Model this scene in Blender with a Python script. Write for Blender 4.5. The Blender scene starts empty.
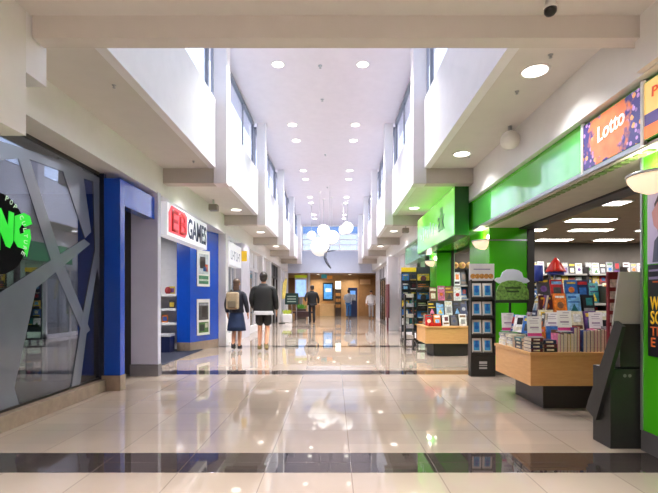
import bpy, bmesh, math, random
from mathutils import Matrix, Vector
random.seed(7)
SC = bpy.context.scene
COL = SC.collection
F, VX, VY, CH = 440.0, 334.0, 299.0, 1.2       # focal length in px, vanishing point, camera height

# ------------------------------------------------------------------ colours / materials
def lin(c):
    out = []
    for v in c[:3]:
        v = v / 255.0
        out.append(v / 12.92 if v <= 0.04045 else ((v + 0.055) / 1.055) ** 2.4)
    return (out[0], out[1], out[2], 1.0)

MATS = {}
def mat(name, rgb, rough=0.5, metal=0.0, var=0.06, scale=6.0, bump=0.0, emit=0.0, emit_rgb=None, coat=0.0, spec=0.5):
    if name in MATS:
        return MATS[name]
    m = bpy.data.materials.new(name); m.use_nodes = True
    nt = m.node_tree; b = nt.nodes['Principled BSDF']
    c = lin(rgb)
    tc = nt.nodes.new('ShaderNodeTexCoord')
    nz = nt.nodes.new('ShaderNodeTexNoise'); nz.inputs['Scale'].default_value = scale; nz.inputs['Detail'].default_value = 3
    nt.links.new(tc.outputs['Object'], nz.inputs['Vector'])
    rp = nt.nodes.new('ShaderNodeValToRGB')
    rp.color_ramp.elements[0].position = 0.3; rp.color_ramp.elements[1].position = 0.7
    rp.color_ramp.elements[0].color = tuple(max(0, v * (1 - var)) for v in c[:3]) + (1,)
    rp.color_ramp.elements[1].color = tuple(min(1, v * (1 + var)) for v in c[:3]) + (1,)
    nt.links.new(nz.outputs['Fac'], rp.inputs['Fac'])
    nt.links.new(rp.outputs['Color'], b.inputs['Base Color'])
    b.inputs['Roughness'].default_value = rough
    b.inputs['Metallic'].default_value = metal
    b.inputs['Specular IOR Level'].default_value = spec
    b.inputs['Coat Weight'].default_value = coat
    b.inputs['Coat Roughness'].default_value = 0.05
    if emit:
        b.inputs['Emission Color'].default_value = lin(emit_rgb or rgb)
        b.inputs['Emission Strength'].default_value = emit
    if bump:
        bp = nt.nodes.new('ShaderNodeBump'); bp.inputs['Strength'].default_value = bump; bp.inputs['Distance'].default_value = 0.01
        nt.links.new(nz.outputs['Fac'], bp.inputs['Height']); nt.links.new(bp.outputs['Normal'], b.inputs['Normal'])
    MATS[name] = m
    return m

def glass(name, tint=(0.9, 0.93, 0.95), refl=0.25, rough=0.0, gcol=(0.95, 0.96, 1.0)):
    if name in MATS: return MATS[name]
    m = bpy.data.materials.new(name); m.use_nodes = True; nt = m.node_tree; nt.nodes.clear()
    o = nt.nodes.new('ShaderNodeOutputMaterial')
    t = nt.nodes.new('ShaderNodeBsdfTransparent'); t.inputs['Color'].default_value = tint + (1,)
    g = nt.nodes.new('ShaderNodeBsdfGlossy'); g.inputs['Roughness'].default_value = rough
    g.inputs['Color'].default_value = gcol + (1,)
    lw = nt.nodes.new('ShaderNodeLayerWeight'); lw.inputs['Blend'].default_value = 0.5
    pw = nt.nodes.new('ShaderNodeMath'); pw.operation = 'POWER'; pw.inputs[1].default_value = 3.5
    ml = nt.nodes.new('ShaderNodeMath'); ml.operation = 'MULTIPLY_ADD'; ml.inputs[1].default_value = (1 - refl) * 0.7; ml.inputs[2].default_value = refl
    mx = nt.nodes.new('ShaderNodeMixShader')
    nt.links.new(lw.outputs['Facing'], pw.inputs[0]); nt.links.new(pw.outputs[0], ml.inputs[0]); nt.links.new(ml.outputs[0], mx.inputs['Fac']); nt.links.new(t.outputs[0], mx.inputs[1]); nt.links.new(g.outputs[0], mx.inputs[2])
    nt.links.new(mx.outputs[0], o.inputs['Surface'])
    MATS[name] = m
    return m

class NG:      # tiny node-graph helper
    def __init__(s, m): s.nt = m.node_tree
    def n(s, t, **kw):
        x = s.nt.nodes.new(t)
        for k, v in kw.items(): setattr(x, k, v)
        return x
    def math(s, op, a, b=0.0, c=0.0):
        x = s.n('ShaderNodeMath', operation=op)
        for i, v in enumerate((a, b, c)):
            if isinstance(v, (int, float)): x.inputs[i].default_value = v
            else: s.nt.links.new(v, x.inputs[i])
        return x.outputs[0]
    def mix(s, f, a, b):
        x = s.n('ShaderNodeMix', data_type='RGBA')
        for sock, v in ((x.inputs['Factor'], f), (x.inputs[6], a), (x.inputs[7], b)):
            if isinstance(v, (int, float)): sock.default_value = v
            elif isinstance(v, tuple): sock.default_value = v
            else: s.nt.links.new(v, sock)
        return x.outputs[2]

BAND0, BANDP, BANDW, TILE, TX0 = 3.04, 3.96, 0.39, 0.6, 0.12
def floor_material():
    m = bpy.data.materials.new('polished_tiles'); m.use_nodes = True
    g = NG(m); nt = m.node_tree; b = nt.nodes['Principled BSDF']
    tc = g.n('ShaderNodeTexCoord'); sp = g.n('ShaderNodeSeparateXYZ'); nt.links.new(tc.outputs['Object'], sp.inputs[0])
    X, Y = sp.outputs[0], sp.outputs[1]
    t = g.math('FLOORED_MODULO', g.math('SUBTRACT', Y, BAND0), BANDP)
    band = g.math('LESS_THAN', t, BANDW)
    ty = g.math('DIVIDE', g.math('SUBTRACT', t, BANDW), (BANDP - BANDW) / 6)
    tx = g.math('DIVIDE', g.math('SUBTRACT', X, TX0), TILE)
    def line(v, w):
        f = g.math('FRACT', v); d = g.math('ABSOLUTE', g.math('SUBTRACT', f, 0.5)); return g.math('GREATER_THAN', d, 0.5 - w)
    gx = line(tx, 0.0055); gy = line(ty, 0.0045)
    gyb = line(g.math('DIVIDE', t, BANDW / 2), 0.008)
    gyy = g.math('ADD', g.math('MULTIPLY', gy, g.math('SUBTRACT', 1.0, band)), g.math('MULTIPLY', gyb, band))
    grout = g.math('MINIMUM', g.math('ADD', gx, gyy), 1.0)
    cm = g.n('ShaderNodeCombineXYZ'); nt.links.new(g.math('FLOOR', tx), cm.inputs[0]); nt.links.new(g.math('FLOOR', g.math('DIVIDE', g.math('SUBTRACT', Y, BAND0), 0.6)), cm.inputs[1])
    wn = g.n('ShaderNodeTexWhiteNoise', noise_dimensions='2D'); nt.links.new(cm.outputs[0], wn.inputs['Vector'])
    nz = g.n('ShaderNodeTexNoise'); nz.inputs['Scale'].default_value = 2.2; nz.inputs['Detail'].default_value = 6; nt.links.new(tc.outputs['Object'], nz.inputs['Vector'])
    v = g.math('ADD', g.math('MULTIPLY', wn.outputs['Value'], 0.45), g.math('MULTIPLY', nz.outputs['Fac'], 0.55))
    tile = g.mix(v, lin((146, 131, 119)), lin((168, 153, 140)))
    dark = g.mix(v, lin((46, 39, 38)), lin((60, 52, 50)))
    base = g.mix(band, tile, dark)
    gcol = g.mix(band, lin((128, 114, 102)), lin((92, 84, 80)))
    nt.links.new(g.mix(grout, base, gcol), b.inputs['Base Color'])
    nt.links.new(g.math('ADD', 0.015, g.math('MULTIPLY', nz.outputs['Fac'], 0.04)), b.inputs['Roughness'])
    b.inputs['Specular IOR Level'].default_value = 0.75
    bp = g.n('ShaderNodeBump'); bp.inputs['Strength'].default_value = 0.25; bp.inputs['Distance'].default_value = 0.002
    nt.links.new(g.math('SUBTRACT', 1.0, grout), bp.inputs['Height']); nt.links.new(bp.outputs['Normal'], b.inputs['Normal'])
    return m

def wood_material(name, a, bcol, rough=0.35):
    m = bpy.data.materials.new(name); m.use_nodes = True; g = NG(m); nt = m.node_tree; b = nt.nodes['Principled BSDF']
    tc = g.n('ShaderNodeTexCoord'); mp = g.n('ShaderNodeMapping'); mp.inputs['Scale'].default_value = (2.2, 2.2, 14)
    nt.links.new(tc.outputs['Object'], mp.inputs[0])
    nz = g.n('ShaderNodeTexNoise'); nz.inputs['Scale'].default_value = 3.0; nz.inputs['Detail'].default_value = 6; nz.inputs['Distortion'].default_value = 0.6
    nt.links.new(mp.outputs[0], nz.inputs['Vector'])
    nt.links.new(g.mix(nz.outputs['Fac'], lin(a), lin(bcol)), b.inputs['Base Color'])
    b.inputs['Roughness'].default_value = rough
    MATS[name] = m
    return m

# ------------------------------------------------------------------ mesh builder
class MB:
    def __init__(s): s.bm = bmesh.new()
    def _mi(s, faces, mi, smooth=False):
        for f in faces: f.material_index = mi; f.smooth = smooth
    def box(s, x0, x1, y0, y1, z0, z1, mi=0, bev=0.0):
        vs = [s.bm.verts.new((x, y, z)) for x in (x0, x1) for y in (y0, y1) for z in (z0, z1)]
        q = [(0, 1, 3, 2), (4, 6, 7, 5), (0, 4, 5, 1), (2, 3, 7, 6), (0, 2, 6, 4), (1, 5, 7, 3)]
        fs = [s.bm.faces.new([vs[i] for i in t]) for t in q]
        s._mi(fs, mi)
        if bev:
            es = list({e for f in fs for e in f.edges})
            r = bmesh.ops.bevel(s.bm, geom=es, offset=bev, segments=2, affect='EDGES', profile=0.5)
            s._mi([f for f in r['faces']], mi)
        return s
    def prism(s, poly, axis, a0, a1, mi=0):
        """poly of 2D points; axis 'x' -> (y,z), 'y' -> (x,z), 'z' -> (x,y)"""
        def pt(p, a):
            return (a, p[0], p[1]) if axis == 'x' else ((p[0], a, p[1]) if axis == 'y' else (p[0], p[1], a))
        A = [s.bm.verts.new(pt(p, a0)) for p in poly]; B = [s.bm.verts.new(pt(p, a1)) for p in poly]
        n = len(poly); fs = [s.bm.faces.new(A), s.bm.faces.new(B[::-1])]
        for i in range(n): fs.append(s.bm.faces.new([A[i], B[i], B[(i + 1) % n], A[(i + 1) % n]]))
        s._mi(fs, mi)
        return s
    def lathe(s, prof, c=(0, 0, 0), seg=24, mi=0, a0=0.0, a1=2 * math.pi, axis='z'):
        full = abs(a1 - a0 - 2 * math.pi) < 1e-6
        n = seg if full else seg + 1
        rings = []
        for r, z in prof:
            ring = []
            for i in range(n):
                a = a0 + (a1 - a0) * i / seg
                u, v = r * math.cos(a), r * math.sin(a)
                p = (u, v, z) if axis == 'z' else ((u, z, v) if axis == 'y' else (z, u, v))
                ring.append(s.bm.verts.new((c[0] + p[0], c[1] + p[1], c[2] + p[2])))
            rings.append(ring)
        fs = []
        for k in range(len(rings) - 1):
            for i in range(n if full else n - 1):
                j = (i + 1) % n
                fs.append(s.bm.faces.new([rings[k][i], rings[k][j], rings[k + 1][j], rings[k + 1][i]]))
        s._mi(fs, mi, True)
        for ring in (rings[0], rings[-1]):
            if len(ring) > 2:
                f = s.bm.faces.new(ring); f.material_index = mi
        return s
    def cyl(s, c, r, h, mi=0, seg=20, axis='z'):
        return s.lathe([(r, 0), (r, h)], c, seg, mi, axis=axis)
    def sphere(s, c, r, mi=0, seg=20, sq=(1, 1, 1)):
        res = bmesh.ops.create_uvsphere(s.bm, u_segments=seg, v_segments=max(8, seg // 2), radius=1.0)
        for v in res['verts']: v.co = Vector((c[0] + v.co.x * r * sq[0], c[1] + v.co.y * r * sq[1], c[2] + v.co.z * r * sq[2]))
        s._mi({f for v in res['verts'] for f in v.link_faces}, mi, True)
        return s
    def tube(s, pts, r, mi=0, seg=8):
        pts = [Vector(p) for p in pts]; rings = []
        for i, p in enumerate(pts):
            d = (pts[min(i + 1, len(pts) - 1)] - pts[max(i - 1, 0)]).normalized()
            up = Vector((0, 0, 1)) if abs(d.z) < 0.9 else Vector((1, 0, 0))
            u = d.cross(up).normalized(); v = d.cross(u)
            rr = r[i] if isinstance(r, (list, tuple)) else r
            rings.append([s.bm.verts.new(p + rr * (math.cos(2 * math.pi * k / seg) * u + math.sin(2 * math.pi * k / seg) * v)) for k in range(seg)])
        fs = []
        for a, b in zip(rings, rings[1:]):
            for k in range(seg): fs.append(s.bm.faces.new([a[k], a[(k + 1) % seg], b[(k + 1) % seg], b[k]]))
        s._mi(fs, mi, True)
        for rg in (rings[0], rings[-1]):
            f = s.bm.faces.new(rg); f.material_index = mi
        return s
    def mesh(s, name, mats):
        bmesh.ops.recalc_face_normals(s.bm, faces=s.bm.faces[:])
        me = bpy.data.meshes.new(name); s.bm.to_mesh(me); s.bm.free()
        for m in (mats if isinstance(mats, (list, tuple)) else [mats]): me.materials.append(m)
        return me
    def part(s, name, mats, root, local=False):
        """a child of root; authored in world coordinates unless local"""
        if not local:
            off = Vector(root.get('_o', (0, 0, 0)))
            for v in s.bm.verts: v.co -= off
        o = bpy.data.objects.new(name, s.mesh(name, mats)); COL.objects.link(o); o.parent = root
        if not local and '_o' in root: o['_o'] = root['_o']
        return o
    def thing(s, name, mats, label, cat, group=None, kind=None, origin=None):
        """one top-level mesh, origin moved to its base"""
        xs = [v.co for v in s.bm.verts]
        if origin is None:
            origin = Vector(((min(v.x for v in xs) + max(v.x for v in xs)) / 2, (min(v.y for v in xs) + max(v.y for v in xs)) / 2, min(v.z for v in xs)))
        origin = Vector(origin)
        for v in s.bm.verts: v.co -= origin
        o = bpy.data.objects.new(name, s.mesh(name, mats)); COL.objects.link(o); o.location = origin
        o['_o'] = tuple(origin)
        return tag(o, label, cat, group, kind)

LABELS = {}
def tag(o, label, cat, group=None, kind=None):
    o['label'] = label; o['category'] = cat
    if group: o['group'] = group
    if kind: o['kind'] = kind
    if label in LABELS and not (group and LABELS[label] == group): print('DUP LABEL', label)
    n = len(label.split())
    if n < 4 or n > 16: print('LABEL LENGTH', n, label)
    LABELS[label] = group
    return o

def root(name, loc, label, cat, group=None, rotz=0.0, kind=None):
    o = bpy.data.objects.new(name, None); COL.objects.link(o); o.location = loc; o.rotation_euler = (0, 0, rotz)
    o.empty_display_size = 0.1
    o['_o'] = tuple(loc)
    return tag(o, label, cat, group, kind)

def struct(name, mb, m, label, cat=None):
    o = bpy.data.objects.new(name, mb.mesh(name, m)); COL.objects.link(o)
    return tag(o, label, cat or name.split('_')[0], None, 'structure')

ORD = ['first', 'second', 'third', 'fourth', 'fifth', 'sixth', 'seventh', 'eighth', 'ninth', 'tenth', 'eleventh', 'twelfth', 'thirteenth', 'fourteenth', 'fifteenth', 'sixteenth']

ORI = {'L': Matrix(((0, 0, 1), (1, 0, 0), (0, 1, 0))), 'R': Matrix(((0, 0, -1), (-1, 0, 0), (0, 1, 0))), 'C': Matrix(((1, 0, 0), (0, 0, -1), (0, 1, 0)))}
def text(name, s, m, parent, face, loc, h, w=None, shear=0.0, extrude=0.004, align='LEFT', rot=0.0, bold=0.0):
    """writing as a mesh part; loc is the world position of its left (or centre) baseline"""
    cu = bpy.data.curves.new(name, 'FONT'); cu.body = s; cu.size = 1.0; cu.extrude = 0.0; cu.align_x = align; cu.shear = shear; cu.resolution_u = 3; cu.offset = bold
    o = bpy.data.objects.new('tmp', cu); COL.objects.link(o)
    dg = bpy.context.evaluated_depsgraph_get(); me = bpy.data.meshes.new_from_object(o.evaluated_get(dg))
    bpy.data.objects.remove(o)
    xs = [v.co.x for v in me.vertices]; W = max(xs) - min(xs); H = 0.7
    sy = h / H; sx = sy if w is None else w / W
    bm = bmesh.new(); bm.from_mesh(me)
    r = bmesh.ops.extrude_face_region(bm, geom=bm.faces[:])
    for e in r['geom']:
        if isinstance(e, bmesh.types.BMVert): e.co.z += 1.0
    M = ORI[face] @ Matrix.Rotation(rot, 3, 'Z')
    base = Vector(loc) - Vector(parent.get('_o', (0, 0, 0))) if parent else Vector(loc)
    for v in bm.verts: v.co = M @ Vector((v.co.x * sx, v.co.y * sy, v.co.z * extrude)) + base
    bmesh.ops.recalc_face_normals(bm, faces=bm.faces[:])
    me2 = bpy.data.meshes.new(name); bm.to_mesh(me2); bm.free(); bpy.data.meshes.remove(me); me2.materials.append(m)
    ob = bpy.data.objects.new(name, me2); COL.objects.link(ob); ob.parent = parent
    return ob

def dotted(name, base, dots, scale, emit, thr=0.32):
    m = bpy.data.materials.new(name); m.use_nodes = True; g = NG(m); nt = m.node_tree; b = nt.nodes['Principled BSDF']
    tc = g.n('ShaderNodeTexCoord'); mp = g.n('ShaderNodeMapping'); nt.links.new(tc.outputs['Object'], mp.inputs[0]); mp.inputs['Scale'].default_value = (0.01, 1, 1)
    vo = g.n('ShaderNodeTexVoronoi'); vo.inputs['Scale'].default_value = scale; nt.links.new(mp.outputs[0], vo.inputs['Vector'])
    rp = g.n('ShaderNodeValToRGB'); rp.color_ramp.interpolation = 'CONSTANT'
    sp = g.n('ShaderNodeSeparateColor'); nt.links.new(vo.outputs['Color'], sp.inputs[0]); nt.links.new(sp.outputs[0], rp.inputs[0])
    for i, c in enumerate(dots):
        e = rp.color_ramp.elements[0] if i == 0 else rp.color_ramp.elements.new(i / len(dots))
        e.position = i / len(dots); e.color = lin(c)
    col = g.mix(g.math('LESS_THAN', vo.outputs['Distance'], thr), lin(base), rp.outputs[0])
    nt.links.new(col, b.inputs['Base Color']); nt.links.new(col, b.inputs['Emission Color']); b.inputs['Emission Strength'].default_value = emit
    b.inputs['Roughness'].default_value = 0.2
    MATS[name] = m
    return m

def wx(px, Y): return (px - VX) / F * Y
def wz(py, Y): return CH + (VY - py) / F * Y
# ------------------------------------------------------------------ materials
WHITE = mat('white_paint', (243, 242, 246), 0.45, var=0.02)
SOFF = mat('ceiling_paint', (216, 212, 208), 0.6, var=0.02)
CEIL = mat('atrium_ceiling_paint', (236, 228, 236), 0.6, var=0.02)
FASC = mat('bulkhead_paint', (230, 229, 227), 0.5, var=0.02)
COLM = mat('column_paint', (226, 222, 224), 0.5, var=0.02)
SKIRT = mat('skirting_stone', (150, 132, 116), 0.25, var=0.1, scale=12)
DKSK = mat('dark_skirting', (84, 82, 82), 0.35)
BLUE = mat('blue_gloss', (14, 74, 188), 0.22, var=0.04, coat=0.4)
GREEN = mat('green_gloss', (72, 190, 22), 0.25, var=0.03, coat=0.4)
GREENP = mat('green_sign_face', (92, 196, 84), 0.08, var=0.06, scale=2, coat=1.0, emit=0.08)
DGREEN = mat('dark_green_panel', (10, 76, 8), 0.3, var=0.05)
BLACK = mat('black_satin', (24, 23, 23), 0.4, var=0.1)
BLKCARD = mat('black_cardboard', (34, 33, 31), 0.45, var=0.12, scale=20)
DARK = mat('dark_frame', (38, 33, 30), 0.4)
STEEL = mat('brushed_metal', (178, 180, 184), 0.3, metal=0.8)
GREYFR = mat('grey_window_frame', (112, 114, 126), 0.35)
LAMP = mat('lamp_diffuser', (255, 250, 240), 0.4, emit=4.0, var=0)
RING = mat('lamp_trim', (240, 238, 234), 0.35)
SHOPC = mat('shop_ceiling_brown', (150, 128, 106), 0.7)
SHOPW = mat('shop_wall_brown', (92, 84, 78), 0.7)
CLER = glass('clerestory_glass', (0.93, 0.95, 0.98), 0.12)
SKYG = glass('sky_tint_glass', (0.26, 0.36, 0.50), 0.15)  # blue of the sky put into the pane tint
FLOORM = floor_material()
WOOD = wood_material('blond_wood', (196, 142, 84), (222, 174, 116))
CARPET = mat('shop_carpet', (96, 88, 84), 0.9, var=0.2, scale=60)

# ------------------------------------------------------------------ floor and slabs
struct('floor', MB().box(-9, 10, -7, 34, -0.12, 0), FLOORM, 'polished beige floor tiles crossed by dark tile bands', 'floor')
YE = 26.2                                        # end wall of the atrium
H_LOW, H_SOF, H_BULK, H_SILL, H_TOP = 3.23, 3.30, 2.85, 4.40, 5.60
struct('ceiling', MB().box(-2.3, 1.8, 3.15, YE + 0.2, H_TOP, H_TOP + 0.12), CEIL, 'high white ceiling over the middle of the walkway')
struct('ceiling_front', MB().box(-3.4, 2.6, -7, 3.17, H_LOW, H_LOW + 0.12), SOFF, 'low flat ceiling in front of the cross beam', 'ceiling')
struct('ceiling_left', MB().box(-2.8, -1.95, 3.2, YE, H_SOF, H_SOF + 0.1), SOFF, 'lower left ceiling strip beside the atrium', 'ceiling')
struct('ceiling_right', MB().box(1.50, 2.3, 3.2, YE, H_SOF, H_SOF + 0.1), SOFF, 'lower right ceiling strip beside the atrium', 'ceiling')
struct('wall_left_bulkhead', MB().box(-3.35, -2.75, 3.1, YE, H_BULK, H_SOF + 0.2), FASC, 'cream bulkhead band above the left shopfronts', 'wall')
struct('wall_right_bulkhead', MB().box(2.24, 3.1, -7, YE, 2.83, H_SOF + 0.2), FASC, 'cream bulkhead band above the right shopfronts', 'wall')
struct('wall_left_parapet', MB().box(-2.0, -1.9, 3.2, YE, H_SOF - 0.004, H_SILL).box(-2.03, -1.97, 3.2, YE, H_SILL - 0.05, H_SILL + 0.02), WHITE, 'white upper wall below the left clerestory windows', 'wall')
struct('wall_right_parapet', MB().box(1.45, 1.55, 3.2, YE, H_SOF - 0.004, H_SILL).box(1.52, 1.58, 3.2, YE, H_SILL - 0.05, H_SILL + 0.02), WHITE, 'white upper wall below the right clerestory windows', 'wall')
struct('wall_front_upper', MB().box(-2.3, 1.8, 3.16, 3.26, H_LOW + 0.1, H_TOP + 0.1), WHITE, 'upper wall of the atrium above the cross beam', 'wall')
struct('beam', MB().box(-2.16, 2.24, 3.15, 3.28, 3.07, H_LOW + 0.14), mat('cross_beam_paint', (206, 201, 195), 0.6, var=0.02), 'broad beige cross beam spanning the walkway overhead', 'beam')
struct('wall_right_nib', MB().box(2.19, 2.26, -7, 3.2, 2.84, H_LOW + 0.01), FASC, 'pale wall face at the right end of the cross beam', 'wall')
# left pier next to the first window, with its short nib under the soffit
struct('wall_left_pier', MB().box(-3.35, -2.17, -7, 3.1, 2.35, H_LOW + 0.02), FASC, 'pale wall block over the near left window', 'wall')
struct('wall_left_nib', MB().box(-2.75, -2.17, 3.1, 3.32, 2.80, H_SOF + 0.01), WHITE, 'short white nib under the left soffit behind the beam', 'wall')
# walls of the part behind the camera
struct('wall_left_near', MB().box(-3.4, -3.07, -7, 2.0, 0, 2.36), WHITE, 'white wall beside the near left window', 'wall')
struct('wall_right_near', MB().box(2.45, 2.8, -7, 2.0, 0, 2.9), WHITE, 'white wall beside the near right pillar', 'wall')
struct('wall_back', MB().box(-3.4, 2.8, -7.1, -7, 0, 3.4), WHITE, 'plain wall closing the walkway', 'wall')

# ------------------------------------------------------------------ columns, stub beams, clerestory windows per bay
YC = [7.05 + 3.96 * k for k in range(5)]
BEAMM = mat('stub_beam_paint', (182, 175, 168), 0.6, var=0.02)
nw = 0
for side, xi, xo, xp, xb, xw in (('left', -1.72, -1.93, -1.9, -2.76, -2.03), ('right', 1.27, 1.48, 1.45, 2.25, 1.56)):
    for k, y in enumerate(YC):
        m = MB().box(min(xi, xo), max(xi, xo), y, y + 0.25, 3.05, H_TOP + 0.01, bev=0.004)
        struct('column', m, COLM, f'{ORD[k]} slim white column from the camera on the {side} side of the atrium', 'column')
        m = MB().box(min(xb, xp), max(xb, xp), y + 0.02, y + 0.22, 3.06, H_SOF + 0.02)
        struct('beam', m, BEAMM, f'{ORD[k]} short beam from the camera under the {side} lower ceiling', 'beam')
    ys = [3.26] + YC + [YE]
    for k in range(len(ys) - 1):
        y0 = ys[k] + (0.25 if k else 0); y1 = ys[k + 1]
        nw += 1
        w = root(f'window_{nw}', (xw, (y0 + y1) / 2, H_SILL), f'{ORD[k]} clerestory window from the camera high on the {side} side', 'window', None, 0, 'structure')
        fr = MB()
        t = 0.045
        fr.box(xw - 0.04, xw + 0.04, y0, y1, H_TOP - 0.06, H_TOP).box(xw - 0.04, xw + 0.04, y0, y1, H_SILL, H_SILL + 0.05)
        fr.box(xw - 0.02, xw + 0.02, y0, y0 + t, H_SILL, H_TOP).box(xw - 0.03, xw + 0.03, y1 - t * 1.6, y1, H_SILL, H_TOP)
        for j in (1, 2):
            ym = y0 + (y1 - y0) * j / 3
            fr.box(xw - 0.015, xw + 0.015, ym - 0.02, ym + 0.02, H_SILL, H_TOP)
        fr.part('window_frame', GREYFR, w)
        MB().box(xw - 0.006, xw + 0.006, y0 + 0.03, y1 - 0.03, H_SILL + 0.03, H_TOP - 0.03).part('pane', CLER, w)

# ------------------------------------------------------------------ end of the atrium
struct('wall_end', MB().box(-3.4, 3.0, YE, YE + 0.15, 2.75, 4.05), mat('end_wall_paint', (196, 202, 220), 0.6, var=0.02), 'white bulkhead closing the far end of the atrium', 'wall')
struct('wall_end_left', MB().box(-3.4, -1.9, YE, YE + 0.15, 3.9, H_TOP), WHITE, 'wall left of the far high window', 'wall')
struct('wall_end_right', MB().box(1.45, 3.0, YE, YE + 0.15, 3.9, H_TOP), WHITE, 'wall right of the far high window', 'wall')
w = root(f'window_{nw+1}', (-0.22, YE + 0.05, 4.05), 'far high window across the end of the atrium', 'window', None, 0, 'structure')
fr = MB().box(-1.9, 1.45, YE + 0.02, YE + 0.1, 4.05, 4.12).box(-1.9, 1.45, YE + 0.02, YE + 0.1, H_TOP - 0.08, H_TOP)
for z in (4.4, 4.72, 5.04): fr.box(-1.9, 1.45, YE + 0.02, YE + 0.1, z, z + 0.05)
for x in (-1.9, -0.85, 0.3, 1.4): fr.box(x, x + 0.05, YE + 0.01, YE + 0.1, 4.05, H_TOP)
fr.part('window_frame', COLM, w)
MB().box(-1.9, 1.45, YE + 0.05, YE + 0.06, 4.1, 5.06).part('lower_pane', glass('dimming_glass', (0.52, 0.55, 0.60), 0.12), w)  # grey tint added to dim the daylight through the pane
MB().box(-1.9, 1.45, YE + 0.05, YE + 0.06, 5.06, H_TOP - 0.05).part('upper_pane', SKYG, w)

# ------------------------------------------------------------------ lights
def lamp(kind, loc, power, col=(1, 0.975, 0.955), size=0.15, angle=120, blend=0.6, rot=None, name='lamp_light'):
    l = bpy.data.lights.new(name, kind); l.energy = power; l.color = col
    if kind == 'AREA': l.shape = 'DISK'; l.size = size; l.spread = math.radians(angle)
    elif kind == 'SPOT': l.spot_size = math.radians(angle); l.spot_blend = blend; l.shadow_soft_size = size
    else: l.shadow_soft_size = size
    o = bpy.data.objects.new(name, l); COL.objects.link(o); o.location = loc
    if rot: o.rotation_euler = rot
    return o

def downlight(x, y, z, r, label, group, power, angle=100, kind='AREA'):
    t = root('downlight', (x, y, z), label, 'ceiling light', group)
    MB().lathe([(r * 0.98, -0.004), (r * 1.16, -0.010), (r * 1.22, 0.0)], (x, y, z), 24).part('trim_ring', RING, t)
    MB().cyl((x, y, z - 0.006), r, 0.004, seg=24).part('diffuser', LAMP, t)
    if power:
        lamp(kind, (x, y, z - 0.03), power, size=r * 2 if kind == 'AREA' else 0.06, angle=angle)
    return t

P_HI, P_LO, P_NEAR = 42.0, 32.0, 54.0
hy = []
for k in range(5):
    for d in (0.0, 1.1): hy.append(7.15 + 3.96 * k + d)
hy = [y for y in hy if y < 25]
for i, y in enumerate(hy):
    downlight(-1.05, y, H_TOP, 0.105, f'{ORD[i]} round downlight from the beam in the left row of the high ceiling', 'high ceiling downlights', P_HI)
    downlight(0.54, y, H_TOP, 0.105, f'{ORD[i]} round downlight from the beam in the right row of the high ceiling', 'high ceiling downlights', P_HI)
for i, y in enumerate([4.05, 6.37, 10.15, 13.6, 17.5, 21.4]):
    downlight(1.85, y, H_SOF, 0.11, f'{ORD[i]} round downlight from the camera in the right lower ceiling', 'right lower ceiling downlights', P_LO, 120, 'SPOT')
for i, y in enumerate([7.9, 10.35, 13.8, 17.5, 21.4]):
    downlight(-2.3, y, H_SOF, 0.11, f'{ORD[i]} round downlight from the camera in the left lower ceiling', 'left lower ceiling downlights', P_LO, 120, 'SPOT')
for i, (x, y) in enumerate([(-1.4, 1.5), (0.9, 1.5), (-1.4, -1.5), (0.9, -1.5), (-1.4, -4.5), (0.9, -4.5)]):
    downlight(x, y, H_LOW, 0.11, f'round downlight in the low front ceiling, {ORD[i//2]} row, {"left" if x < 0 else "right"} one', 'low front ceiling downlights', P_NEAR)

# sprinklers, speakers and camera
for i, (x, y, z, lb) in enumerate([(-0.26, 8.3, H_TOP, 'near the first column'), (-0.26, 9.7, H_TOP, 'a little beyond the first column'), (-0.26, 13.4, H_TOP, 'beyond the second column'),
        (-0.26, 17.3, H_TOP, 'above the round pendant lamps')]):
    t = root('ceiling_sprinkler', (x, y, z), f'small metal sprinkler head on the high ceiling {lb}', 'sprinkler', 'high ceiling sprinklers')
    MB().lathe([(0.04, 0), (0.036, -0.010), (0.014, -0.012), (0.010, -0.04), (0.024, -0.042), (0.024, -0.046)], (x, y, z), 14).part('sprinkler_head', STEEL, t)
for x, y, lb in [(1.86, 3.78, 'behind the beam on the right lower ceiling'), (1.85, 4.45, 'beside the nearest right lower downlight'), (1.98, 6.45, 'beside the second right lower downlight'),
                 (-2.16, 4.32, 'in the near part of the left lower ceiling'), (-2.14, 6.7, 'just before the first left stub beam')]:
    t = root('ceiling_sprinkler', (x, y, H_SOF), f'small metal sprinkler head {lb}', 'sprinkler', 'lower ceiling sprinklers')
    MB().lathe([(0.022, 0), (0.02, -0.005), (0.008, -0.006), (0.007, -0.024), (0.015, -0.025), (0.015, -0.029)], (x, y, H_SOF), 14).part('sprinkler_head', STEEL, t)
t = root('ceiling_camera', (1.475, 3.0, H_LOW), 'small dark dome camera hanging from the low front ceiling', 'security camera')
MB().lathe([(0.035, 0), (0.035, -0.03), (0.045, -0.04), (0.045, -0.055)], (1.475, 3.0, H_LOW), 20).part('housing', RING, t)
MB().lathe([(0.042, -0.055), (0.040, -0.075), (0.028, -0.092), (0.005, -0.1)], (1.475, 3.0, H_LOW), 20).part('dome', BLACK, t)
t = root('ceiling_speaker', (2.14, 5.35, H_SOF), 'round white ball speaker under the right lower ceiling', 'speaker')
MB().cyl((2.14, 5.35, 3.2), 0.025, 0.1).part('bracket', STEEL, t)
MB().sphere((2.14, 5.35, 3.13), 0.115, seg=24).part('speaker_body', RING, t)
MB().lathe([(0.075, -0.075), (0.06, -0.088), (0.02, -0.1)], (2.14, 5.35, 3.13), 20, axis='y').part('grille', mat('pale_grille', (214, 208, 202), 0.6), t)
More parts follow.
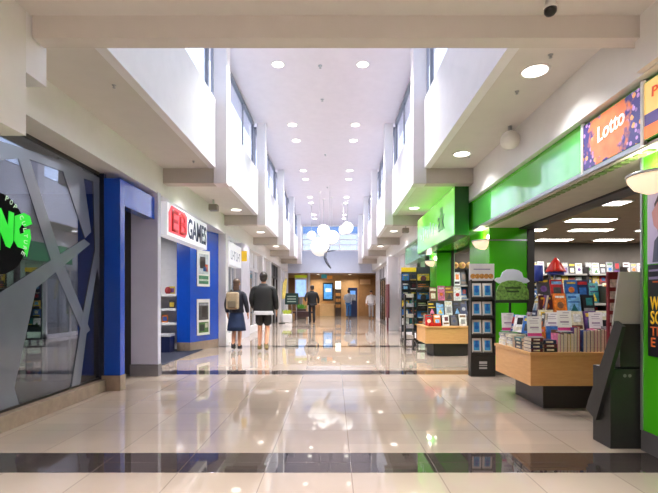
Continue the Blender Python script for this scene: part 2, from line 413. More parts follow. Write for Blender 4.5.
for x, y, lb in ((-2.55, 9.3, 'small grey box speaker bracketed above the red and blue sign'), (2.02, 12.4, 'small grey box speaker under the right lower ceiling beyond the green sign')):
    t = root('ceiling_speaker', (x, y, H_SOF), lb, 'speaker')
    MB().box(x - 0.015, x + 0.015, y - 0.015, y + 0.015, 3.2, H_SOF).part('bracket', STEEL, t)
    MB().box(x - 0.09, x + 0.09, y - 0.06, y + 0.12, 3.07, 3.2, bev=0.012).part('speaker_body', mat('speaker_grey', (128, 124, 112), 0.5), t)

# ------------------------------------------------------------------ pendant lamps and dark hanging bracket
PAP = mat('paper_shade', (250, 250, 246), 0.6, emit=0.3, var=0.03, scale=20)
for x, y, z, r, lb in [(-0.575, 18.0, 3.33, 0.385, 'largest white paper globe pendant, lowest and in front'), (-0.46, 19.4, 4.2, 0.275, 'white paper globe pendant above the largest globe'),
        (-1.05, 20.6, 4.18, 0.20, 'small white paper globe pendant at the left of the cluster'), (-0.09, 19.0, 3.86, 0.30, 'white paper globe pendant right of the largest globe'),
        (0.44, 20.4, 4.40, 0.22, 'small white paper globe pendant tucked behind the right globe'), (0.60, 19.6, 4.36, 0.26, 'white paper globe pendant at the right end of the cluster')]:
    t = root('pendant_lamp', (x, y, z), lb, 'pendant lamp', 'white globe pendants')
    m = MB(); n = 15
    prof = []
    for i in range(n * 4 + 1):
        a = math.pi * i / (n * 4); rr = r * (1 - 0.012 * (i % 4 in (2,)))
        prof.append((max(0.012, rr * math.sin(a)), -rr * math.cos(a)))
    m.lathe(prof, (x, y, z), 28).part('shade', PAP, t)
    MB().tube([(x, y, z + r * 0.95), (x, y, H_TOP)], 0.007).part('cord', STEEL, t)
    MB().cyl((x, y, H_TOP - 0.03), 0.05, 0.03).part('ceiling_cup', RING, t)
t = root('hanging_sculpture', (-0.2, 17.0, 2.4), 'dark curved branch hanging below the white globes', 'hanging sculpture')
MB().tube([(-0.16, 17.0, 3.22), (-0.22, 17.0, 3.08), (-0.33, 17.0, 2.95), (-0.35, 17.0, 2.80), (-0.28, 17.0, 2.62), (-0.17, 17.0, 2.45), (-0.12, 17.0, 2.38)], [0.03, 0.045, 0.055, 0.055, 0.05, 0.04, 0.02]).part('branch', mat('dark_branch', (66, 70, 84), 0.5), t)
MB().tube([(-0.25, 17.0, 3.05), (-0.05, 17.0, 3.07), (0.1, 17.0, 3.09)], [0.035, 0.025, 0.012]).part('twig', mat('dark_branch', (66, 70, 84), 0.5), t)
MB().tube([(-0.16, 17.0, 3.22), (-0.16, 17.0, H_TOP)], 0.006).part('cord', STEEL, t)
# ================================================================== LEFT SHOPS
XG = -3.07
STOREW = mat('left_store_wall', (58, 54, 56), 0.7)
STOREWH = mat('white_slatwall', (214, 214, 218), 0.5)
struct('wall_left_shop_back', MB().box(-8.1, -8.0, 1.4, YE, 0, 3.0), STOREW, 'back wall inside the left shops', 'wall')
struct('wall_left_shop_front', MB().box(-8.1, -3.4, 1.4, 1.5, 0, 3.0), STOREW, 'near side wall inside the dark left shop', 'wall')
struct('wall_left_shop_divider', MB().box(-8.0, -3.06, 6.95, 7.03, 0, 3.0), STOREW, 'wall between the dark shop and the blue shop', 'wall')
struct('ceiling_left_shops', MB().box(-8.1, -3.3, 1.4, YE, 2.86, 2.96), mat('left_shop_ceiling', (180, 178, 180), 0.7), 'ceiling inside the left shops', 'ceiling')
struct('floor_dark_shop', MB().box(-8.0, -3.2, 1.5, 6.95, 0.0, 0.012), CARPET, 'dark carpet inside the left window shop', 'floor')

# --- near window with grey film strips and a round logo
struct('baseboard_left', MB().box(-3.14, -2.97, 2.0, 5.74, 0, 0.15, bev=0.004), SKIRT, 'tan stone base under the near left window', 'baseboard')
w = root('window_20', (XG, 3.9, 0.15), 'large dark shop window at the near left with grey film strips', 'window', None, 0, 'structure')
MB().box(XG - 0.012, XG, 2.0, 5.74, 0.15, H_BULK + 0.02).part('pane', glass('shopfront_dark_glass', (0.62, 0.64, 0.68), 0.15, gcol=(0.80, 0.86, 1.0)), w)
MB().box(XG - 0.03, XG + 0.012, 2.0, 5.74, H_BULK - 0.035, H_BULK).box(XG - 0.03, XG + 0.012, 2.0, 5.74, 0.15, 0.175).part('window_frame', DARK, w)
FILM = mat('grey_window_film', (108, 115, 130), 0.18, var=0.12, scale=1.5, coat=0.5)
XF = XG + 0.004
def LP(px, py):
    Y = F * XF / (px - VX); return (Y, wz(py, Y))
for q, poly in enumerate(([(16, 151), (28, 155), (62, 260), (90, 330), (84, 336), (52, 264)],
             [(-40, 318), (84, 239), (90, 244), (57, 271), (36, 288), (14, 388), (19, 407), (-40, 436)],
             [(58, 157), (82, 168), (91, 232), (85, 238)],
             [(93, 180), (103, 183), (99, 256), (103, 300), (97, 268), (88, 320), (80, 384), (71, 388), (82, 318), (95, 250)],
             [(-30, 128), (0, 141), (60, 160), (100, 178), (100, 184), (58, 170), (26, 158), (0, 160), (-30, 150)])):
    pts = [LP(*p) for p in poly]
    pts = [(y, min(max(z, 0.176), H_BULK - 0.036)) for y, z in pts]
    MB().prism(pts, 'x', XF, XF + 0.002 + 0.0007 * q).part('film_strip', FILM, w)
# round logo sticker: green lettering on a black disc, small words round its rim
LGR = mat('logo_green', (28, 232, 44), 0.4, emit=0.25, var=0.02)
LBK = mat('logo_black', (8, 8, 10), 0.8, spec=0.1)
LGY = mat('logo_pale_glow', (196, 226, 196), 0.4, emit=0.3)  # rim letters given an added glow to stand out
XL = XF + 0.006
lc = LP(-3, 233)
t = root('shop_logo', (XL, lc[0], lc[1] - 0.36), 'round black shop logo with big green jagged letters on the window', 'sign')
MB().lathe([(0.375, 0), (0.375, 0.004)], (XL, lc[0], lc[1]), 40, axis='x').part('disc', LBK, t)
def LL(poly, name, mtl, x0, dx=0.006):
    pts = [(F * XL / (px - VX), 0, py) for px, py in poly]
    MB().prism([(y, wz(py, y)) for y, _, py in pts], 'x', x0, x0 + dx).part(name, mtl, t)
LL([(-19, 214), (-11, 212), (-5, 228), (-4, 208), (1, 207), (6, 226), (8, 209), (13, 213), (12, 243), (9, 247), (4, 244), (-6, 226), (-7, 250), (-13, 252)][0:0] or [(-6, 211), (0, 208), (7, 226), (8, 211), (13, 213), (12, 242), (9, 248), (5, 246), (-1, 230), (-1, 250), (-6, 252)], 'lettering_n', LGR, XL + 0.005)
LL([(14, 216), (23, 213), (29, 216), (31, 224), (24, 227), (21, 224), (18, 229), (19, 234), (23, 233), (23, 230), (29, 229), (30, 238), (28, 247), (26, 257), (23, 249), (17, 247), (13, 240)], 'lettering_g', LGR, XL + 0.005)
LL([(-15, 212), (-8, 211), (-8, 252), (-15, 254)], 'lettering_i', LGR, XL + 0.005)
LL([(-36, 214), (-18, 211), (-28, 245), (-18, 243), (-20, 256), (-40, 258), (-29, 224), (-36, 226)], 'lettering_z', LGR, XL + 0.005)
s = 'POP CULTURE'
for i, ch in enumerate(s):
    if ch == ' ': continue
    a = math.radians(74 - i * 10.0)
    rr = 0.325
    y, z = lc[0] + rr * math.cos(a), lc[1] + rr * math.sin(a)
    text('rim_letter', ch, LGY, t, 'L', (XL + 0.011, y, z), 0.05, 0.034, align='CENTER', rot=a - math.pi / 2, extrude=0.002)

# dark shop interior: racks of boxed goods
RACK = mat('dark_rack', (52, 46, 44), 0.5)
WRK = wood_material('brown_shelf', (96, 74, 58), (124, 98, 76))
palette = [(150, 40, 46), (40, 66, 130), (196, 170, 60), (60, 120, 70), (200, 200, 205), (120, 70, 130), (210, 120, 50), (50, 50, 58)]
pname = ['red', 'blue', 'yellow', 'green', 'white', 'purple', 'orange', 'black']
for k, y in enumerate((3.6, 4.9, 6.15)):
    t = root('display_rack', (-4.9, y, 0.012), f'{ORD[k]} dark display rack inside the near left window from the camera', 'display rack')
    MB().box(-5.1, -5.06, y - 0.5, y + 0.5, 0.012, 1.75).box(-5.1, -4.66, y - 0.52, y - 0.49, 0.012, 1.75).box(-5.1, -4.66, y + 0.49, y + 0.52, 0.012, 1.75).part('rack_frame', RACK, t)
    for j, z in enumerate((0.15, 0.55, 0.95, 1.35)):
        MB().box(-5.06, -4.66, y - 0.49, y + 0.49, z, z + 0.03).part('shelf', WRK, t)
        for q in range(3):
            ci = random.randrange(8); yy = y - 0.32 + q * 0.32
            MB().box(-4.95, -4.72, yy - 0.12, yy + 0.12, z + 0.03, z + 0.03 + random.uniform(0.2, 0.3)).thing('toy_box', mat('box_' + pname[ci], palette[ci], 0.5),
                f'{pname[ci]} toy box on the {["lowest","second","third","top"][j]} shelf of the {ORD[k]} dark window rack, {ORD[q]} along', 'toy box', f'toy boxes on {ORD[k]} window rack')

# --- blue portal
t = root('blue_portal', (-2.85, 5.85, 0), 'glossy blue doorway portal beside the dark left window', 'doorway', kind='structure')
MB().box(-3.005, -2.79, 5.745, 5.87, 0.2, 2.78, bev=0.006).part('upright', BLUE, t)
MB().box(-3.1, -3.005, 5.745, 5.80, 0.15, 2.84).part('inner_edge', mat('navy_edge', (20, 26, 48), 0.3), t)
MB().box(-3.03, -2.785, 5.735, 5.88, 0, 0.2).part('skirting', SKIRT, t)
MB().box(-2.95, -2.79, 5.87, 6.86, 2.44, 2.78, bev=0.006).part('lintel', BLUE, t)
t = root('pillar', (-2.9, 6.95, 0), 'pale square pillar between the blue portal and the red lettered sign', 'pillar', kind='structure')
MB().box(-3.16, -2.735, 6.84, 6.96, 0.18, 2.87, bev=0.01).part('shaft', mat('lilac_white_paint', (206, 204, 222), 0.4, var=0.02), t)
MB().box(-3.17, -2.73, 6.83, 6.97, 0, 0.18).part('skirting', mat('grey_skirting', (120, 116, 120), 0.3), t)

# --- lit sign with red and blue letters
SIGNW = mat('sign_face_white', (234, 234, 240), 0.35, emit=0.25, var=0.02)
t = root('shop_sign', (-2.72, 8.2, 2.24), 'white lightbox sign reading EB GAMES in red and dark letters', 'sign')
MB().box(-2.9, -2.70, 7.12, 9.35, 2.24, 2.78, bev=0.008).part('sign_box', SIGNW, t)
REDG = mat('sign_red_glow', (238, 74, 84), 0.4, emit=0.5, var=0.05)
MB().prism([(7.18, 2.3), (7.95, 2.3), (8.08, 2.4), (8.08, 2.7), (7.95, 2.75), (7.3, 2.75), (7.18, 2.62)], 'x', -2.70, -2.692).part('red_halo', REDG, t)  # red glow round the letters shaped as an emitting plate
text('lettering', 'EB', mat('sign_red', (176, 8, 22), 0.4, emit=0.15), t, 'L', (-2.690, 7.25, 2.34), 0.36, 0.74, bold=0.02)
text('lettering', 'GAMES', mat('sign_navy', (30, 48, 88), 0.4), t, 'L', (-2.699, 8.12, 2.34), 0.36, 1.16, bold=0.02)

# --- blue shop interior
struct('wall_blue_shop_side', MB().box(-8.0, -3.6, 10.5, 10.6, 0, 2.9), STOREWH, 'white slatted side wall inside the blue shop', 'wall')
m = MB()
for i in range(22): m.box(-7.9, -3.6, 10.485, 10.5, 0.3 + i * 0.115, 0.3 + i * 0.115 + 0.098)
m.thing('slatwall', STOREWH, 'white slatted display board inside the blue shop', 'display board', kind='structure')
struct('floor_blue_shop', MB().box(-8.0, -3.1, 7.03, 10.45, 0, 0.01), mat('navy_carpet', (38, 42, 62), 0.9), 'dark navy carpet inside the blue shop', 'floor')
t = root('blue_wall_panel', (-3.2, 10.5, 0), 'bright blue angled wall carrying two white framed posters', 'wall', kind='structure')
bp = [(-3.62, 10.13), (-3.3, 10.1), (-2.92, 11.1), (-2.92, 11.35), (-3.62, 11.35)]
MB().prism(bp, 'z', 0.2, 2.87).part('panel', BLUE, t)
MB().prism([(p[0] + 0.004, p[1] - 0.006) for p in bp], 'z', 0, 0.2).part('skirting', SKIRT, t)
# posters on the angled face
ang = math.atan2(1.0, 0.38)
d = Vector((0.38, 1.0, 0)).normalized(); nrm = Vector((d.y, -d.x, 0))
def angled_poster(z0, z1, label, rows):
    c = Vector((-3.3, 10.1, 0)) + d * 0.46 + nrm * 0.004
    t = root('wall_poster', (c.x, c.y, z0), label, 'poster', None, ang)
    h = z1 - z0
    MB().box(-0.24, 0.24, -0.016, 0.0, 0, h, bev=0.004).part('frame', RING, t, True)
    for (a, b, rgb, nm, bl) in rows:
        MB().box(-0.18, 0.18, -0.020, -0.0155, h * a, h * b).part('picture', mat(nm, rgb, 0.4, var=0.35, scale=9), t, True)
        for (bx0, bx1, bz0, bz1, brgb, bn) in bl:
            MB().box(bx0, bx1, -0.023, -0.020, h * bz0, h * bz1).part('image_block', mat(bn, brgb, 0.4, var=0.3, scale=12), t, True)
angled_poster(1.50, 2.36, 'upper white framed poster on the blue angled wall', [(0.34, 0.9, (190, 196, 204), 'poster_pale', [(-0.14, 0.06, 0.5, 0.82, (56, 44, 44), 'poster_dark_brown'), (0.04, 0.15, 0.42, 0.62, (190, 84, 50), 'poster_rust'), (-0.02, 0.1, 0.42, 0.55, (50, 92, 150), 'poster_blue')]), (0.07, 0.3, (70, 124, 96), 'poster_green', [(-0.17, 0.17, 0.15, 0.2, (196, 206, 196), 'poster_line')])])
angled_poster(0.34, 1.20, 'lower white framed poster on the blue angled wall', [(0.42, 0.9, (70, 66, 66), 'poster_charcoal', [(-0.05, 0.12, 0.5, 0.8, (44, 34, 32), 'poster_black'), (-0.17, 0.17, 0.82, 0.88, (150, 150, 156), 'poster_grey')]), (0.07, 0.36, (84, 118, 66), 'poster_moss', [(-0.14, 0.02, 0.12, 0.3, (40, 46, 40), 'poster_deep_grey'), (0.05, 0.15, 0.2, 0.33, (190, 190, 170), 'poster_cream')])])  # printed blocks in flat dark and pale colours
# shelves with game cases on the slatwall
SHELFW = mat('white_shelf', (200, 200, 206), 0.4)
for j, z in enumerate((0.62, 0.95, 1.28)):
    t = root('wall_shelf', (-4.6, 10.32, z), f'{["lowest", "middle", "top"][j]} white shelf on the slatted board in the blue shop', 'shelf')
    MB().box(-5.6, -3.64, 10.14, 10.485, z, z + 0.025, bev=0.004).part('board', SHELFW, t)
    MB().box(-5.6, -3.64, 10.13, 10.14, z - 0.02, z + 0.04).part('price_strip', STOREWH, t)
    for q in range(7):
        ci = random.randrange(8); x = -4.82 + q * 0.165
        if random.random() < 0.15: continue
        MB().box(x, x + 0.13, 10.22, 10.25, z + 0.025, z + 0.215, 0).box(x + 0.015, x + 0.115, 10.217, 10.22, z + 0.07, z + 0.17, 1).thing('game_case',
            [mat('box_' + pname[ci], palette[ci], 0.4), mat('box_' + pname[(ci + 3) % 8], palette[(ci + 3) % 8], 0.4)],
            f'{pname[ci]} game case standing {ORD[q]} on the {["lowest", "middle", "top"][j]} white shelf in the blue shop', 'game case', f'game cases on {["lowest", "middle", "top"][j]} white shelf')
MB().sphere((-3.85, 10.2, 1.395), 0.07, sq=(1, 0.8, 1.3)).thing('toy_figure', mat('box_red', palette[0]), 'small red toy standing on the top white shelf in the blue shop', 'toy')
t = root('display_counter', (-4.5, 9.95, 0.01), 'low white and navy counter under the shelves in the blue shop', 'counter')
MB().box(-5.5, -3.66, 9.8, 10.1, 0.01, 0.36).part('body', mat('navy_counter', (28, 36, 78), 0.4), t)
MB().box(-5.52, -3.65, 9.78, 10.12, 0.36, 0.41, bev=0.005).part('top', SHELFW, t)

# --- shops further along on the left
struct('wall_left_shop_divider_far', MB().box(-8.0, -3.7, 11.25, 11.35, 0, 3.0), STOREW, 'wall beyond the blue shop', 'wall')
struct('column', MB().box(-2.96, -2.73, 11.12, 11.4, 0, 2.87, bev=0.01), COLM, 'white pilaster just beyond the blue poster wall', 'column')
t = root('shop_sign', (-2.8, 12.1, 2.1), 'white lightbox sign with grey scribbled letters beyond the blue wall', 'sign')
MB().box(-2.95, -2.72, 11.42, 12.9, 2.1, 2.7, bev=0.008).part('sign_box', SIGNW, t)
m = MB()
for i in range(6):
    y = 11.6 + i * 0.2; m.box(-2.72, -2.714, y, y + 0.03, 2.25, 2.5).box(-2.72, -2.714, y + 0.03, y + 0.12, 2.25 + 0.1 * (i % 3), 2.29 + 0.1 * (i % 3))
m.part('lettering', mat('sign_grey', (150, 152, 168), 0.5), t)
struct('wall_left_pier_far', MB().box(-3.0, -2.74, 13.0, 14.3, 0, 2.87), mat('lilac_wall', (206, 202, 214), 0.5), 'pale wall pier beyond the white scribbled sign', 'wall')
MB().box(-2.73, -2.58, 13.0, 13.05, 2.32, 2.62, bev=0.004).thing('blade_sign', mat('sign_yellow', (232, 190, 40), 0.4, emit=0.15), 'small yellow projecting sign on the left pale pier', 'sign')
for k, (y0, y1, dark) in enumerate(((11.4, 13.0, False), (14.3, 16.9, False), (17.2, 19.0, False), (19.3, 22.6, True), (22.9, 26.0, False))):
    f = root(f'window_{21+k}', (-2.95, (y0 + y1) / 2, 0), f'{ORD[k]} far left shopfront beyond the blue wall, {"black framed" if dark else "white framed"}', 'window', None, 0, 'structure')
    m = MB(); mt = DARK if dark else COLM
    for i in range(4):
        y = y0 + (y1 - y0 - 0.06) * i / 3; m.box(-2.98, -2.9, y, y + 0.06, 0, 2.86)
    m.box(-2.98, -2.9, y0, y1, 2.2, 2.3)
    if not dark: m.box(-2.98, -2.9, y0, y1, 0, 0.25)
    m.part('window_frame', mt, f)
    if not dark: MB().box(-2.95, -2.94, y0 + 0.04, y1 - 0.04, 0.25, 2.2).part('pane', glass('shop_glass', (0.82, 0.86, 0.9), 0.2), f)
    MB().box(-2.95, -2.94, y0, y1, 2.3, 2.86).part('header_panel', mat('header_dark', (52, 48, 52), 0.4) if dark else WHITE, f)
    struct('column', MB().box(-3.0, -2.74, y1, y1 + 0.3, 0, 2.87), COLM, f'white pilaster ending the {ORD[k]} far left shopfront', 'column') if k else None
for k, y in enumerate((16.95, 19.05, 22.65)):
    struct(f'wall_left_shop_partition', MB().box(-8.0, -3.05, y, y + 0.1, 0, 2.9), STOREWH if k != 1 else STOREW, f'{ORD[k]} partition inside the far left shops', 'wall')
struct('floor_left_far_shops', MB().box(-8.0, -3.05, 11.35, YE, 0, 0.008), mat('far_shop_floor', (150, 140, 134), 0.4), 'floor inside the far left shops', 'floor')
t = root('display_bin', (-3.2, 12.0, 0), 'bright blue display bin on a dark plinth in the far left shop window', 'display bin')
MB().box(-3.5, -3.0, 11.6, 12.5, 0.0, 0.3).part('plinth', mat('dark_plinth', (62, 44, 40), 0.5), t)
MB().box(-3.46, -3.04, 11.64, 12.46, 0.3, 0.86, bev=0.02).part('bin', mat('bin_blue', (36, 104, 190), 0.4), t)
for k, (y, h) in enumerate(((15.0, 1.7), (16.0, 1.4), (18.0, 1.6), (24.2, 1.6))):
    t = root('clothes_rail', (-3.7, y, 0.008), f'{ORD[k]} shelving unit seen through the far left shopfronts', 'shelving')
    MB().box(-4.0, -3.4, y - 0.45, y - 0.42, 0.008, h).box(-4.0, -3.4, y + 0.42, y + 0.45, 0.008, h).part('upright', STEEL, t)
    for z in (0.2, 0.6, 1.0, h - 0.1):
        MB().box(-4.0, -3.4, y - 0.42, y + 0.42, z, z + 0.03).part('shelf', SHELFW, t)
    for j, z in enumerate((0.23, 0.63, 1.03)):
        if z > h - 0.3: continue
        for q in range(2):
            ci = (k * 3 + j * 2 + q) % 8
            MB().box(-3.75, -3.45, y - 0.35 + q * 0.36, y - 0.05 + q * 0.36, z, z + 0.22).thing('goods_box', mat('box_' + pname[ci], palette[ci]), f'{pname[ci]} box on {["lower","middle","upper"][j]} shelf of the {ORD[k]} far left unit, {ORD[q]} along', 'box', 'boxes in far left shops')
# shop lamps inside
for i, (x, y) in enumerate([(-5.2, 3.2), (-5.2, 5.4), (-4.6, 8.6), (-6.0, 8.6), (-4.2, 12.6), (-4.2, 15.5), (-4.2, 18.2), (-4.2, 24.0)]):
    t = root('ceiling_panel_light', (x, y, 2.86), f'{ORD[i]} ceiling panel light from the camera inside the left shops', 'ceiling light', 'left shop ceiling lights')
    MB().box(x - 0.3, x + 0.3, y - 0.3, y + 0.3, 2.845, 2.86).part('trim', RING, t)
    MB().box(x - 0.27, x + 0.27, y - 0.27, y + 0.27, 2.84, 2.846).part('diffuser', mat('panel_lamp', (255, 250, 244), 0.4, emit=5.0, var=0), t)
    lamp('AREA', (x, y, 2.82), 10 if y < 7 else 34, size=0.5, angle=170)
# ================================================================== RIGHT SHOPS
# --- bookshop shell
def lotto_face(name):
    m = dotted(name, (72, 58, 128), [(72, 58, 128), (196, 150, 214), (240, 150, 90), (50, 50, 112), (150, 110, 180), (246, 176, 110)], 20, 0.28, 0.42)
    g = NG(m); nt = m.node_tree; b = nt.nodes['Principled BSDF']
    dots = b.inputs['Base Color'].links[0].from_socket
    tc = g.n('ShaderNodeTexCoord'); sp = g.n('ShaderNodeSeparateXYZ'); nt.links.new(tc.outputs['Object'], sp.inputs[0])
    nz = g.n('ShaderNodeTexNoise'); nz.inputs['Scale'].default_value = 9; nz.inputs['Detail'].default_value = 4; nt.links.new(tc.outputs['Object'], nz.inputs['Vector'])
    u = g.math('DIVIDE', g.math('SUBTRACT', sp.outputs[1], 0.02), 0.30); v = g.math('DIVIDE', g.math('SUBTRACT', sp.outputs[2], 0.24), 0.30)
    d = g.math('ADD', g.math('SQRT', g.math('ADD', g.math('MULTIPLY', u, u), g.math('MULTIPLY', v, v))), g.math('MULTIPLY', g.math('SUBTRACT', nz.outputs['Fac'], 0.5), 1.6))
    og = g.mix(nz.outputs['Fac'], lin((226, 104, 66)), lin((248, 160, 96)))
    mr = g.n('ShaderNodeMapRange'); nt.links.new(d, mr.inputs[0]); mr.inputs[1].default_value = 0.75; mr.inputs[2].default_value = 0.95; mr.inputs[3].default_value = 1; mr.inputs[4].default_value = 0
    col = g.mix(mr.outputs[0], dots, og)
    nt.links.new(col, b.inputs['Base Color']); nt.links.new(col, b.inputs['Emission Color'])
    return m
struct('ceiling_bookshop', MB().box(2.95, 9.3, 0.5, 12.2, 2.72, 2.82), SHOPC, 'brown ceiling inside the bookshop', 'ceiling')
struct('wall_bookshop_back', MB().box(2.5, 9.3, 12.0, 12.12, 0, 2.9), SHOPW, 'dark brown back wall of the bookshop', 'wall')
struct('wall_bookshop_side', MB().box(9.2, 9.3, 0.5, 12.1, 0, 2.9), SHOPW, 'side wall of the bookshop', 'wall')
struct('wall_bookshop_front', MB().box(2.7, 9.3, 0.5, 0.6, 0, 2.9), SHOPW, 'near wall of the bookshop', 'wall')
struct('floor_bookshop', MB().box(3.3, 9.2, 0.6, 12.0, 0.0, 0.01), CARPET, 'grey carpet inside the bookshop', 'floor')
# --- green pillars with dark skirting
def green_pillar(y0, y1, label, x1=3.05, ztop=2.84):
    t = root('green_pillar', (2.75, (y0 + y1) / 2, 0), label, 'pillar', kind='structure')
    MB().box(2.45, x1, y0, y1, 0.16, ztop, bev=0.004).part('shaft', GREEN, t)
    MB().box(2.44, x1 + 0.01, y0 - 0.008, y1 + 0.008, 0, 0.16).part('skirting', DKSK, t)
    return t
p = green_pillar(2.0, 3.49, 'bright green pillar at the near right carrying two posters', ztop=2.32)
MB().box(2.438, 2.462, 3.485, 3.503, 0.16, 2.4).part('metal_edge', STEEL, p)
p = green_pillar(6.95, 7.95, 'bright green pillar behind the cardboard stand of blue booklets')
MB().box(2.44, 3.06, 6.94, 6.95, 2.12, 2.14).part('metal_strip', STEEL, p)
p = green_pillar(10.5, 11.3, 'bright green pillar below the far end of the projecting green sign', x1=2.80)
# dark door frames on the pillar inner edges
for k, y in enumerate((6.93, 10.48)):
    struct('door_frame', MB().box((3.05, 2.80)[k], (3.16, 2.86)[k], y, y + 0.14, 0, 2.4), DARK, f'dark upright door frame beside the {ORD[k]} inner green pillar', 'door frame')
for k, (y0, y1) in enumerate(((3.4, 6.98), (7.9, 10.52))):
    struct('trim_%d' % (k + 1), MB().box(2.92, 3.16, y0, y1, 2.30, 2.75), DARK, f'dark header over the {ORD[k]} bookshop opening', 'trim')
# --- fascia: light boxes over the opening
t = root('shop_fascia', (2.4, 5.3, 2.33), 'glossy green fascia panel over the bookshop opening', 'fascia', kind='structure')
MB().box(2.31, 2.95, 4.08, 7.28, 2.35, 2.83).part('body', GREEN, t)
MB().box(2.30, 2.312, 4.09, 6.46, 2.37, 2.78, bev=0.003).part('glass_face', GREENP, t)
MB().box(2.30, 2.312, 6.50, 7.28, 2.37, 2.78, bev=0.003).part('glass_face', GREENP, t)
MB().box(2.292, 2.312, 3.25, 7.28, 2.335, 2.37).part('metal_edge', STEEL, t)
MB().box(2.31, 2.94, 2.0, 7.28, 2.325, 2.35).part('underside', mat('fascia_underside', (196, 190, 176), 0.5), t)
m = MB()
for i in range(36): m.box(2.35, 2.42, 3.3 + i * 0.1, 3.36 + i * 0.1, 2.312, 2.326)
m.part('light_strip', mat('green_light_strip', (120, 150, 84), 0.4), t)
# lottery light box
PUR = mat('lotto_purple', (88, 66, 138), 0.25, emit=0.25, var=0.25, scale=5)
PURD = lotto_face('lotto_face_print') if 1 else dotted('lotto_purple_dots', (72, 58, 128), [(72, 58, 128), (196, 150, 214), (240, 150, 90), (50, 50, 112), (150, 110, 180), (72, 58, 128)], 22, 0.3, 0.4)
ORGD = dotted('lotto_orange_dots', (238, 128, 66), [(238, 128, 66), (238, 128, 66), (246, 160, 96), (238, 128, 66), (222, 104, 74)], 16, 0.42, 0.4)
t = root('light_box', (2.4, 3.67, 2.37), 'purple and orange light box reading Lotto over the opening', 'sign')
MB().box(2.305, 2.9, 3.285, 4.05, 2.37, 2.80).part('box', GREEN, t)
MB().box(2.297, 2.306, 3.285, 4.05, 2.38, 2.79).part('face', PURD, t)
ORG = mat('lotto_orange', (240, 128, 62), 0.3, emit=0.45, var=0.2, scale=6)
_blob = [(3.94, 2.39), (3.9, 2.6), (3.82, 2.77), (3.55, 2.78), (3.42, 2.7), (3.45, 2.55), (3.55, 2.48), (3.66, 2.42), (3.72, 2.385)]
text('lettering', 'Lotto', mat('lotto_white', (252, 248, 246), 0.3, emit=0.5, var=0), t, 'R', (2.291, 3.83, 2.555), 0.13, 0.36, shear=0.15, rot=math.radians(6), bold=0.015)
MB().box(2.29, 2.312, 4.05, 4.085, 2.35, 2.82).part('divider', RING, t)
t = root('light_box', (2.4, 2.65, 2.37), 'yellow light box with purple stripe beside the Lotto light box', 'sign')
MB().box(2.305, 2.9, 2.0, 3.26, 2.37, 2.80).part('box', GREEN, t)
MB().box(2.297, 2.306, 2.0, 3.255, 2.38, 2.79).part('face', mat('sign_yellow_face', (240, 206, 120), 0.3, emit=0.35, var=0.12, scale=3), t)
MB().prism([(3.25, 2.47), (2.0, 2.45), (2.0, 2.53), (3.25, 2.555)], 'x', 2.293, 2.298).part('stripe', PUR, t)
MB().prism([(3.25, 2.38), (2.0, 2.38), (2.0, 2.45), (3.25, 2.47)], 'x', 2.293, 2.298).part('lower_band', ORG, t)
text('lettering', 'PO', mat('sign_red_letters', (220, 96, 64), 0.4, emit=0.2), t, 'R', (2.293, 3.18, 2.66), 0.07, 0.16, rot=math.radians(-4), bold=0.01)
MB().box(2.288, 2.312, 3.255, 3.288, 2.34, 2.82).part('divider', RING, t)
# --- posters on the near pillar
t = root('pillar_poster', (2.44, 3.1, 1.47), 'upper lilac portrait poster on the near right green pillar', 'poster')
MB().box(2.436, 2.449, 2.55, 3.42, 1.47, 2.08).part('sheet', mat('poster_lilac', (206, 200, 232), 0.3, var=0.05), t)
MB().prism([(3.34, 1.92), (3.3, 1.98), (3.2, 2.0), (3.12, 1.95), (3.1, 1.8), (3.16, 1.66), (3.3, 1.7)], 'x', 2.430, 2.436).part('portrait_hair', mat('poster_hair', (74, 58, 66), 0.4), t)
MB().prism([(3.36, 1.86), (3.30, 1.93), (3.22, 1.93), (3.19, 1.84), (3.23, 1.74), (3.3, 1.72), (3.34, 1.76)], 'x', 2.426, 2.430).part('portrait_face', mat('poster_skin', (214, 160, 160), 0.4), t)
MB().prism([(3.36, 1.48), (3.34, 1.64), (3.26, 1.71), (3.0, 1.66), (2.9, 1.48)], 'x', 2.431, 2.436).part('portrait_clothes', mat('poster_slate', (78, 88, 112), 0.4), t)
t = root('pillar_poster', (2.44, 3.1, 0.76), 'lower black poster with yellow words on the near right green pillar', 'poster')
MB().box(2.436, 2.449, 2.55, 3.415, 0.76, 1.46).part('sheet', mat('poster_ink', (30, 30, 38), 0.3, var=0.1), t)
MB().box(2.432, 2.436, 2.55, 3.40, 1.35, 1.37).box(2.432, 2.436, 2.55, 3.40, 1.41, 1.425).part('rule', mat('poster_rule', (150, 140, 176), 0.4), t)
MB().box(2.432, 2.436, 2.55, 3.36, 1.325, 1.335).part('orange_rule', mat('poster_orange', (232, 112, 40), 0.4), t)
YL = mat('poster_yellow', (250, 202, 36), 0.4, emit=0.1)
for s, z, h, m_, wd in (('WIN', 1.12, 0.10, YL, 0.17), ('SO', 1.01, 0.10, YL, 0.12), ('TI', 0.92, 0.07, MATS['poster_orange'], 0.08), ('E', 0.835, 0.07, MATS['poster_orange'], 0.045)):
    text('lettering', s, m_, t, 'R', (2.436, 3.385, z), h, wd, bold=0.01)
